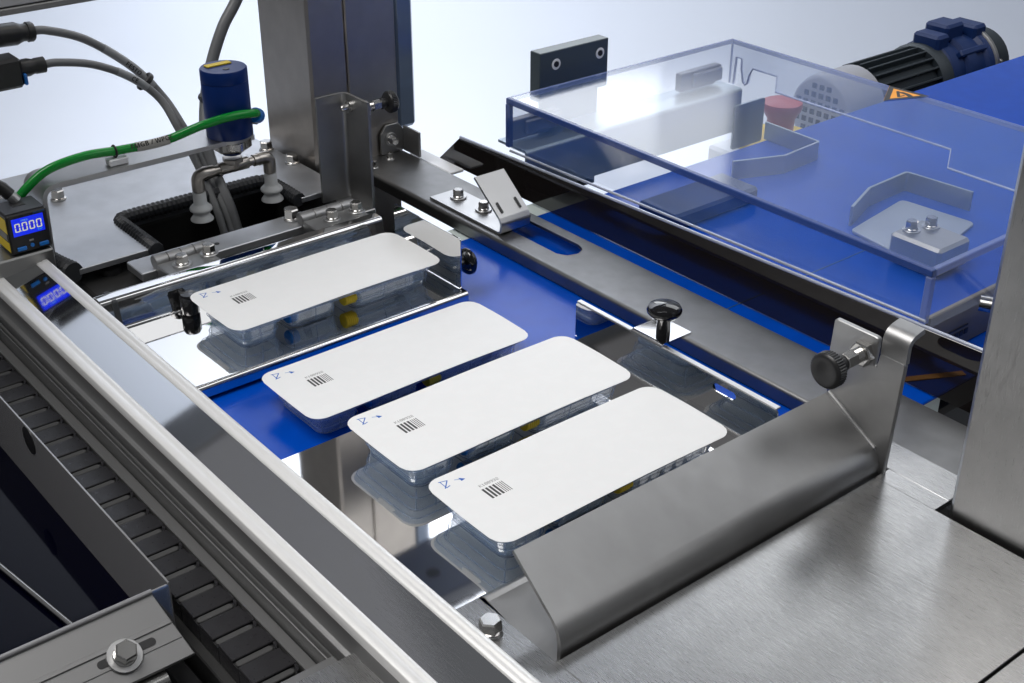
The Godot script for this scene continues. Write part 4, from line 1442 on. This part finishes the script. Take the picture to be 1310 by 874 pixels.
	part(t, "hose_line", b, M.hose)
	var cv := Mb.curve(hp, 24)
	var mk := PackedVector3Array()
	for p in cv:
		if p.x > -0.066 and p.x < -0.0325:
			mk.append(p)
	b = Mb.new()
	b.tube(mk, 0.0047, 18, 0.0, 0.004, false)
	part(t, "marker_sleeve", b, M.marker_paper)
	text_on(t, "FMGB / WPG01", "marker_text", 0.0046, Vector3(-0.0655, 0.0962, -0.4835), Vector3(0.033, 0.0025, 0.0052), Vector3(-0.35, 0.5, 0.75), 0.0052)
	b = Mb.new()
	b.tube(ring_path(Vector3(-0.0862, 0.0962, -0.486), Vector3(1, -0.03, 0), 0.0054), 0.0011, 8, 0.0, 0.004, false)
	part(t, "cable_tie", b, M.black_plastic)
	# grey signal cables with their plugs
	cable("grey signal cable from the upper black plug down into the notch", [Vector3(-0.0990, 0.1832, -0.62), Vector3(-0.083, 0.1815, -0.62), Vector3(-0.0453, 0.1653, -0.62), Vector3(-0.004, 0.1314, -0.615), Vector3(0.0185, 0.0992, -0.60), Vector3(0.0255, 0.072, -0.575), Vector3(0.0375, 0.0275, -0.555), Vector3(0.038, -0.012, -0.522), Vector3(0.038, -0.06, -0.50)], 0.0043, "FESTO", [0.30, 0.47])
	cable("grey signal cable from the lower black plug down into the notch", [Vector3(-0.1000, 0.1549, -0.60), Vector3(-0.0839, 0.1542, -0.60), Vector3(-0.049, 0.1451, -0.60), Vector3(-0.0141, 0.126, -0.597), Vector3(0.0110, 0.1004, -0.59), Vector3(0.0180, 0.073, -0.570), Vector3(0.0285, 0.0275, -0.55), Vector3(0.029, -0.012, -0.52), Vector3(0.029, -0.06, -0.50)], 0.0040, "CE", [0.33, 0.45])
	cable("thicker grey cable rising past the blue cylinder and out of view", [Vector3(0.155, 0.235, -0.61), Vector3(0.1188, 0.1827, -0.605), Vector3(0.0965, 0.1574, -0.60), Vector3(0.0760, 0.122, -0.595), Vector3(0.060, 0.088, -0.585), Vector3(0.046, 0.055, -0.565), Vector3(0.0440, 0.0241, -0.55), Vector3(0.0440, -0.01, -0.522), Vector3(0.044, -0.06, -0.50)], 0.0062, "", [])
	t = thing("cable_plug", "upper black round cable plug in front of the pale backdrop", "plug", Vector3(-0.12, 0.187, -0.62), "plugs of the grey cables")
	b = Mb.new()
	var d := Vector3(0.99, -0.045, 0.0).normalized()
	b.lathe(P2([0.0, -0.08, 0.011, -0.08, 0.0112, -0.018, 0.0095, -0.014, 0.0085, -0.011, 0.0085, -0.007, 0.0098, -0.0065, 0.0098, -0.002, 0.0085, 0.0, 0.0, 0.0]), Vector3(-0.0965, 0.1831, -0.62), d, 30)
	part(t, "boot", b, M.black_plastic)
	t = thing("cable_plug", "lower black square cable plug with a blue mark", "plug", Vector3(-0.12, 0.155, -0.60), "plugs of the grey cables")
	b = Mb.new()
	b.box(Vector3(-0.19, 0.140, -0.615), Vector3(-0.1235, 0.1695, -0.588), 0.003)
	part(t, "housing", b, M.black_plastic)
	b = Mb.new()
	b.lathe(P2([0.0, -0.0265, 0.0085, -0.0265, 0.0088, -0.016, 0.0072, -0.011, 0.0078, -0.009, 0.0078, 0.0, 0.0, 0.0]), Vector3(-0.0985, 0.1551, -0.60), Vector3(1, -0.02, 0), 28)
	part(t, "boot", b, M.black_plastic)
	b = Mb.new()
	b.box(Vector3(-0.1238, 0.142, -0.596), Vector3(-0.1205, 0.153, -0.5875), 0.0008)
	part(t, "blue_mark", b, M.blue_plastic)
	for q in [[Vector3(0.0035, 0.117, -0.604), Vector3(0.6, -0.75, 0.2), 0.0085, "black cable tie joining the two signal cables in mid air"], [Vector3(0.0375, 0.0195, -0.548), Vector3(0.05, -0.8, 0.55), 0.0125, "black cable tie round the bundled cables above the notch"], [Vector3(0.063, 0.094, -0.588), Vector3(0.4, -0.9, 0.1), 0.0075, "black cable tie on the cable behind the blue cylinder"]]:
		b = Mb.new()
		b.tube(ring_path(q[0], q[1], q[2]), 0.0022, 8, 0.0, 0.004, false)
		b.tube(ring_path(q[0] + q[1].normalized() * 0.002, q[1], q[2]), 0.0022, 8, 0.0, 0.004, false)
		b.box(q[0] + Vector3(-q[2] * 0.75 - 0.004, -0.003 - q[2] * 0.4, 0.002), q[0] + Vector3(-q[2] * 0.75 + 0.003, 0.003 - q[2] * 0.4, 0.009), 0.001)
		solo("cable_tie", q[3], "cable tie", b, M.black_plastic, q[0], "cable ties on the grey cables")

func ring_path(c: Vector3, d: Vector3, r: float) -> PackedVector3Array:
	d = d.normalized()
	var x := d.cross(Vector3(0.31, 0.77, 0.55)).normalized()
	var y := d.cross(x)
	var p := PackedVector3Array()
	for k in 25:
		var a := TAU * k / 24.0
		p.append(c + (x * cos(a) + y * sin(a)) * r)
	return p

func cable(label: String, pts: Array, r: float, word: String, span: Array) -> void:
	var t := thing("signal_cable", label, "cable", pts[2], "grey cables going into the notch")
	var b := Mb.new()
	var pv := PackedVector3Array(pts)
	b.tube(pv, r, 16)
	part(t, "cable_sheath", b, M.cable)
	if word:
		var cv := Mb.curve(pv, 24)
		var mk := PackedVector3Array()
		for k in range(int(span[0] * cv.size()), int(span[1] * cv.size())):
			mk.append(cv[k])
		b = Mb.new()
		b.tube(mk, r + 0.0003, 16, 0.0, 0.004, false)
		part(t, "marker_sleeve", b, M.cable_light)
		var k0 := mk[int(mk.size() * 0.32)]
		var k1 := mk[int(mk.size() * 0.72)]
		text_on(t, word, "print", 0.0042, k0, k1 - k0, Vector3(-0.45, 0.42, 0.68), r + 0.0008)

# flat lettering lying on a sleeve: along dir, facing out
func text_on(t: Node3D, s: String, called: String, size: float, at: Vector3, dir: Vector3, out: Vector3, r: float) -> void:
	var tm := TextMesh.new()
	tm.text = s
	var f := SystemFont.new()
	f.font_names = PackedStringArray(["Droid Sans"])
	f.font_weight = 700
	tm.font = f
	tm.font_size = 64
	tm.pixel_size = size / 64.0 * 0.92
	tm.depth = 0.0001
	tm.horizontal_alignment = HORIZONTAL_ALIGNMENT_CENTER
	tm.vertical_alignment = VERTICAL_ALIGNMENT_CENTER
	var x := dir.normalized()
	var z := (out - x * out.dot(x)).normalized()
	var y := z.cross(x)
	var o := MeshInstance3D.new()
	o.name = called
	o.mesh = tm
	o.material_override = M.legend_black
	t.add_child(o, true)
	o.transform = Transform3D(Basis(x, y, z), at + dir / 2.0 + z * r - t.position)

func build_cover() -> void:
	# dark glossy strip under the cover
	var b := Mb.new()
	b.prism(P2([0.509, -0.0135, 0.469, 0.0225, -0.21, 0.0425, -0.27, 0.03, -0.27, -0.0135]), Vector3(0.3118, 0, 0), -Z, Y, -0.004, 0.0003)
	solo("smoked_panel", "dark glossy smoked strip panel under the clear cover mirroring the rail", "panel", b, M.smoked, Vector3(0.314, -0.0135, -0.15))
	var t := thing("clear_cover", "large clear acrylic hood with blue edges over the belt", "cover", Vector3(0.48, 0.035, -0.12))
	var x0 := 0.3105
	var x1 := 0.662
	var z0 := -0.388
	var z1 := 0.149
	var y1 := 0.0905
	var th := 0.005
	b = Mb.new()
	for y in [y1]:
		b._q(Vector3(x0, y, z0), Vector3(x1, y, z0), Vector3(x1, y, z1), Vector3(x0, y, z1), Y)
	part(t, "top_pane", b, M.acrylic)
	b = Mb.new()
	for x in [x0, x0 + th]:
		b._q(Vector3(x, 0.036, z0), Vector3(x, y1 - th, z0), Vector3(x, y1 - th, z1), Vector3(x, 0.042, z1), -X)
	part(t, "belt_side_pane", b, M.acrylic)
	b = Mb.new()
	b._q(Vector3(x0 + th, 0.036, z0), Vector3(x1, 0.036, z0), Vector3(x1, y1 - th, z0), Vector3(x0 + th, y1 - th, z0), -Z)
	part(t, "rear_pane", b, M.acrylic)
	b = Mb.new()
	b._q(Vector3(x0 + th, 0.036, z1), Vector3(x1, 0.036, z1), Vector3(x1, y1 - th, z1), Vector3(x0 + th, y1 - th, z1), Z)
	part(t, "front_pane", b, M.acrylic)
	# far pane with its keyhole notch and stepped lower edge
	b = Mb.new()
	var far := P2([0.388, 0.036, 0.388, 0.085, 0.3855, 0.085, -0.149, 0.085, -0.149, 0.022, 0.07, 0.022, 0.07, 0.043, 0.314, 0.043, 0.314, 0.062, 0.352, 0.062, 0.356, 0.058, 0.358, 0.042, 0.366, 0.042, 0.369, 0.058, 0.371, 0.07, 0.379, 0.07, 0.381, 0.036])
	b.prism(far, Vector3(x1, 0, 0), -Z, Y, 0.0035, 0.0)
	part(t, "far_pane", b, M.acrylic)
	b = Mb.new()
	var rimp := PackedVector3Array()
	for q in [[-0.149, 0.022], [0.07, 0.022], [0.07, 0.043], [0.314, 0.043], [0.314, 0.062], [0.352, 0.062], [0.357, 0.052], [0.359, 0.042], [0.362, 0.0395], [0.366, 0.042], [0.370, 0.058], [0.3705, 0.07], [0.379, 0.07], [0.381, 0.036]]:
		rimp.append(Vector3(x1, q[1], -q[0]))
	b.tube(rimp, 0.0013, 6, 0.0, 0.004, false)
	part(t, "far_rim", b, M.acrylic_rim)
	var e := 0.0045
	var edges := [
		["top_edge", Vector3(x0 - 0.0006, y1 - 0.0062, z0), Vector3(x0 + 0.0052, y1 + 0.0004, z1), M.acrylic_edge],
		["corner_edge", Vector3(x0 - 0.0008, 0.036, z0 - 0.0006), Vector3(x0 + 0.0056, y1 - 0.0064, z0 + 0.0056), M.acrylic_edge],
		["corner_edge", Vector3(x0 - 0.0008, 0.042, z1 - 0.0056), Vector3(x0 + 0.0056, y1 - 0.0064, z1 + 0.0006), M.acrylic_pale],
		["rear_edge", Vector3(x0 + 0.0056, y1 - 0.0050, z0 - 0.0006), Vector3(x1 + 0.0006, y1 + 0.0003, z0 + 0.0030), M.acrylic_pale],
		["far_edge", Vector3(x1 - 0.0032, y1 - 0.0050, z0 + 0.0032), Vector3(x1 + 0.0006, y1 + 0.0003, z1), M.acrylic_pale],
		["front_edge", Vector3(x0 + 0.0056, y1 - 0.0062, z1 - 0.0052), Vector3(x1, y1 + 0.0003, z1 + 0.0005), M.acrylic_pale],
		["far_corner", Vector3(x1 - 0.002, 0.036, z0), Vector3(x1 + 0.0006, y1 - 0.0052, z0 + 0.0026), M.acrylic_pale],
	]
	for q in edges:
		b = Mb.new()
		b.box(q[1], q[2], 0.0008)
		part(t, q[0], b, q[3])
	# bright lower rims
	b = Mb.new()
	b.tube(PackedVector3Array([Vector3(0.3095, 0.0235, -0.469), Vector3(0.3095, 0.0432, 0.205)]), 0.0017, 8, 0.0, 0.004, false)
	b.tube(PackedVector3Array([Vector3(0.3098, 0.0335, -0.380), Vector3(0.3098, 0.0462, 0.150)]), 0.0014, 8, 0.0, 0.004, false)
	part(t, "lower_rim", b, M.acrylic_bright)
	# warning triangle on the top
	var im := Image.create(256, 224, false, Image.FORMAT_RGB8)
	var c0 := Color(0.95, 0.62, 0.08)
	var ink := Color(0.05, 0.05, 0.06)
	im.fill(c0)
	var tri := [Vector2(128, 14), Vector2(14, 210), Vector2(242, 210)]
	for k in 3:
		line(im, tri[k], tri[(k + 1) % 3], 26, ink)
	line(im, Vector2(100, 96), Vector2(132, 118), 20, ink)
	line(im, Vector2(132, 118), Vector2(156, 150), 18, ink)
	line(im, Vector2(84, 156), Vector2(168, 170), 14, ink)
	line(im, Vector2(108, 132), Vector2(90, 150), 10, ink)
	var m := printed("warning_print", im, 0.4)
	b = Mb.new()
	var A := Vector3(0.6151, y1 + 0.0006, -0.1301)
	var B := Vector3(0.6660, y1 + 0.0006, -0.1080)
	var C := Vector3(0.6610, y1 + 0.0006, -0.1570)
	b.tri(A, B, C, Y, Y, Y, Vector2(0, 1), Vector2(0.5, 0), Vector2(1, 1))
	part(t, "warning_triangle", b, m, "yellow triangular hand injury warning sticker")

func build_background() -> void:
	# upright dark block with two screws
	var t := thing("drilled_block", "upright dark plate with two screw holes behind the clear cover", "block", Vector3(0.43, 0.02, -0.425))
	var b := Mb.new()
	b.box(Vector3(0.384, 0.060, -0.437), Vector3(0.4865, 0.1165, -0.4195), 0.0008)
	part(t, "plate", b, M.block_green)
	b = Mb.new()
	b.box(Vector3(0.392, -0.06, -0.432), Vector3(0.4765, 0.060, -0.424), 0.0008)
	part(t, "stem", b, M.block_green)
	for q in [Vector3(0.4075, 0.1008, -0.4195), Vector3(0.4735, 0.1010, -0.4195)]:
		b = Mb.new()
		b.lathe(P2([0.0, -0.0002, 0.0062, -0.0002, 0.0064, 0.0004, 0.0042, 0.0008, 0.0036, 0.0001, 0.0, 0.0001]), q, Z, 24)
		var ring := part(t, "screw_ring", b, M.white_plastic)
		b = Mb.new()
		b.lathe(P2([0.0032, 0.0, 0.0032, 0.0012, 0.0, 0.0012]), q, Z, 20)
		part(ring, "screw_head", b, M.black_plastic)
	# long cross beam with two clamps
	t = thing("cross_beam", "grey bent sheet beam crossing behind the belt under the clear cover", "beam", Vector3(0.53, -0.03, -0.385))
	b = Mb.new()
	b.sheet(P2([-0.42, 0.030, -0.372, 0.030, -0.372, -0.022]), 0.003, 0.003, Vector3.ZERO, Z, Y, X, 0.325, 0.668)
	part(t, "sheet", b, M.beam_blue)
	b = Mb.new()
	b.prism(rounded([0.655, -0.045, 0.71, -0.045, 0.71, 0.012, 0.655, 0.012], 0.004), Vector3(0, 0, -0.371), X, Y, 0.003, 0.0004)
	part(t, "end_plate", b, M.beam_blue)
	for q in [[0.328, "grey clamp block at the belt end of the cross beam"], [0.590, "grey clamp block at the far end of the cross beam"]]:
		var k := thing("clamp_block", q[1], "clamp", Vector3(q[0] + 0.03, 0.031, -0.405), "clamps on the cross beam")
		b = Mb.new()
		b.prism(rounded([q[0], 0.034, q[0] + 0.058, 0.034, q[0] + 0.070, 0.040, q[0] + 0.070, 0.057, q[0], 0.057], 0.003), Vector3(0, 0, -0.41), X, Y, 0.010, 0.0008)
		part(k, "jaw", b, M.clamp_grey)
		b = Mb.new()
		b.box(Vector3(q[0] + 0.018, 0.0385, -0.3998), Vector3(q[0] + 0.068, 0.0545, -0.395), 0.002)
		part(k, "pad", b, M.clamp_grey)
	# dark drive box on the belt under the hood
	b = Mb.new()
	b.box(Vector3(0.372, -0.014, -0.245), Vector3(0.500, 0.004, -0.19), 0.003)
	solo("dark_cross_guide", "dark blue low guide block lying on the belt inside the hood", "guide block", b, M.motor_blue, Vector3(0.43, -0.014, -0.22))
	# bent strip guides on the belt
	strip_guide("bent grey strip guide on the belt nearer the emergency stop", [[0.527, -0.2535], [0.5866, -0.2295], [0.6514, -0.2340], [0.6540, -0.317]])
	strip_guide("bent grey strip guide round the bolted plate on the belt", [[0.5279, -0.089], [0.5834, -0.110], [0.6526, -0.113], [0.6594, -0.034]])
	# bolted plate and block
	t = thing("bolted_plate", "pale round cornered plate with a grey block and two bolts inside the hood", "plate", Vector3(0.56, -0.014, -0.03))
	b = Mb.new()
	b.prism(rounded([0.515, 0.078, 0.622, 0.094, 0.630, 0.008, 0.50, -0.02], 0.008), Vector3(0, -0.0142, 0), X, -Z, 0.003, 0.0006)
	part(t, "plate_sheet", b, M.plate_blue)
	b = Mb.new()
	b.box(Vector3(0.486, -0.0110, -0.012), Vector3(0.536, 0.018, 0.046), 0.003)
	part(t, "block", b, M.satin)
	bolt(t, Vector3(0.5045, 0.018, -0.001), Y, 0.0105, 0.008, 0.0088)
	bolt(t, Vector3(0.5260, 0.018, 0.006), Y, 0.0105, 0.008, 0.0088)
	# side plate with a sensor barrel under the near corner of the hood
	t = thing("sensor_plate", "dim grey slotted plate holding a round sensor under the hood corner", "sensor mount", Vector3(0.38, -0.012, 0.12))
	b = Mb.new()
	b.box(Vector3(0.345, -0.0145, 0.128), Vector3(0.47, 0.030, 0.133), 0.001)
	part(t, "mount_plate", b, M.sensor_brown)
	b = Mb.new()
	b.tube(PackedVector3Array([Vector3(0.405, 0.028, 0.14), Vector3(0.440, 0.026, 0.20)]), 0.007, 16, 0.0, 0.004, false)
	part(t, "sensor_barrel", b, M.bolt)
	b = Mb.new()
	b.box(Vector3(0.355, 0.004, 0.1331), Vector3(0.405, 0.0055, 0.1336), 0.0)
	for k in 8:
		b.box(Vector3(0.352 + 0.007 * k, -0.004, 0.1331), Vector3(0.357 + 0.007 * k, 0.001, 0.1336), 0.0)
	part(t, "engraving", b, M.black_plastic)
	b = Mb.new()
	b.box(Vector3(-0.05, 0, -0.0035), Vector3(0.03, 0.0008, 0.0035), 0.0002, Transform3D(Basis(Y, 0.48), Vector3(0.2995, -0.0147, 0.1405)))
	solo("orange_strap", "short orange strap on the belt behind the welded arm", "strap", b, M.orange, Vector3(0.291, -0.0146, 0.13))
	# emergency stop
	t = thing("emergency_stop", "red mushroom emergency stop button on a yellow base beyond the belt", "emergency stop", Vector3(0.765, -0.065, -0.385))
	b = Mb.new()
	b.lathe(P2([0.0, 0.0, 0.052, 0.0, 0.054, 0.004, 0.052, 0.012, 0.046, 0.016, 0.0, 0.016]), Vector3(0.765, -0.072, -0.385), Y, 36)
	part(t, "yellow_base", b, M.yellow)
	b = Mb.new()
	b.lathe(P2([0.0, 0.014, 0.017, 0.014, 0.018, 0.040, 0.024, 0.050, 0.0262, 0.056, 0.0255, 0.062, 0.018, 0.065, 0.0, 0.066]), Vector3(0.765, -0.072, -0.385), Y, 36)
	part(t, "mushroom_button", b, M.red)
	b = Mb.new()
	b.box(Vector3(0.70, -0.16, -0.45), Vector3(0.84, -0.072, -0.33), 0.004)
	part(t, "box", b, M.wall_white)
	build_motor()
	# pale side plate by the column foot, orange-free background frame
	b = Mb.new()
	b.box(Vector3(0.2840, -0.0125, -0.535), Vector3(0.3035, -0.009, -0.455), 0.001)
	solo("white_side_plate", "bright white plate between the rail's far end and the smoked panel", "plate", b, M.white_plastic, Vector3(0.294, -0.0125, -0.49))
	# machine head above the picture, seen only in the polished trays
	t = thing("head_beam", "blue grey machine head beam overhead, mirrored in the polished tray", "beam", Vector3(0.3, 0.5, -0.41))
	b = Mb.new()
	b.box(Vector3(0.08, 0.5, -0.459), Vector3(0.62, 0.53, -0.355), 0.002)
	part(t, "plate", b, M.head_blue)
	b = Mb.new()
	b.lathe(P2([0.0, 0.0, 0.009, 0.0, 0.009, 0.0006, 0.0, 0.0006]), Vector3(0.202, 0.5004, -0.3975), -Y, 24)
	part(t, "screw_hole", b, M.black_plastic)
	t = thing("top_frame_beam", "grey machine frame panel above the black cable plugs", "beam", Vector3(-0.3, 0.263, -0.43))
	b = Mb.new()
	b.box(Vector3(-0.70, 0.2630, -0.46), Vector3(-0.02, 0.2685, -0.394), 0.001)
	part(t, "lower_flange", b, M.profile_dark)
	b = Mb.new()
	b.box(Vector3(-0.70, 0.2693, -0.46), Vector3(-0.02, 0.95, -0.3948), 0.001)
	part(t, "web", b, M.panel_grey)

func strip_guide(label: String, q: Array) -> void:
	var b := Mb.new()
	var p := PackedVector2Array()
	for k in q:
		p.append(Vector2(k[0], k[1]))
	b.sheet(p, 0.0028, 0.004, Vector3(0, -0.0145, 0), X, Z, Y, 0.0, 0.0215)
	solo("strip_guide", label, "guide strip", b, M.strip_blue, Vector3(q[1][0], -0.0145, q[1][1]), "bent strip guides on the belt")

func build_motor() -> void:
	var c := Vector3(0.9, -0.066, -0.425)
	var t := thing("gear_motor", "dark finned electric motor with a blue gearbox beyond the belt", "motor", Vector3(1.05, -0.12, -0.425))
	var b := Mb.new()
	b.lathe(P2([0.0, -0.004, 0.047, -0.004, 0.052, 0.0, 0.054, 0.008, 0.054, 0.07, 0.0, 0.07]), c, X, 40)
	part(t, "fan_cowl", b, M.cowl_grey)
	b = Mb.new()
	for i in 7:
		for j in 7:
			var y := (i - 3) * 0.0125
			var z := (j - 3) * 0.0125
			if y * y + z * z < 0.0016:
				b.box(c + Vector3(-0.0055, y - 0.0036, z - 0.0036), c + Vector3(-0.0038, y + 0.0036, z + 0.0036), 0.0)
	part(t, "grille", b, M.black_plastic)
	b = Mb.new()
	b.lathe(P2([0.0, 0.07, 0.046, 0.07, 0.046, 0.215, 0.0, 0.215]), c, X, 40)
	for k in 22:
		var a := TAU * k / 22.0
		var xf := Transform3D(Basis(X, a), c)
		b.box(Vector3(0.075, 0.044, -0.0016), Vector3(0.205, 0.055, 0.0016), 0.0006, xf)
	part(t, "finned_body", b, M.motor_dark)
	b = Mb.new()
	b.lathe(P2([0.0, 0.205, 0.055, 0.205, 0.058, 0.21, 0.058, 0.228, 0.05, 0.232, 0.0, 0.232]), c, X, 36)
	part(t, "end_flange", b, M.motor_dark)
	b = Mb.new()
	var g := Vector3(1.175, -0.062, -0.425)
	b.lathe(P2([0.0, -0.065, 0.044, -0.065, 0.049, -0.06, 0.049, -0.048, 0.056, -0.044, 0.056, -0.028, 0.051, -0.024, 0.051, -0.010, 0.058, -0.007, 0.058, 0.014, 0.053, 0.018, 0.053, 0.036, 0.059, 0.040, 0.059, 0.052, 0.0, 0.052]), g, X, 40, 0.9)
	b.box(Vector3(1.118, -0.018, -0.445), Vector3(1.148, 0.006, -0.40), 0.004)
	b.box(Vector3(1.152, -0.012, -0.45), Vector3(1.196, 0.014, -0.41), 0.004)
	b.box(Vector3(1.210, -0.020, -0.45), Vector3(1.240, 0.006, -0.40), 0.004)
	for k in 8:
		var a := TAU * k / 8.0
		b.box(Vector3(-0.02, 0.048, -0.005), Vector3(0.045, 0.060, 0.005), 0.002, Transform3D(Basis(X, a), g))
	part(t, "gearbox", b, M.motor_blue)
	b = Mb.new()
	b.lathe(P2([0.0, 0.052, 0.058, 0.052, 0.062, 0.054, 0.062, 0.059, 0.057, 0.061, 0.0, 0.061]), g, X, 40)
	part(t, "output_flange", b, M.steel_light)
	b = Mb.new()
	b.lathe(P2([0.0, 0.061, 0.053, 0.061, 0.051, 0.100, 0.046, 0.105, 0.0, 0.105]), g, X, 40)
	part(t, "output_cover", b, M.motor_dark)
	for k in 6:
		var a := TAU * k / 6.0 + 0.3
		bolt(t, g + Vector3(0.061, sin(a) * 0.0575, cos(a) * 0.0575) , X, 0.007, 0.005, 0.0042)
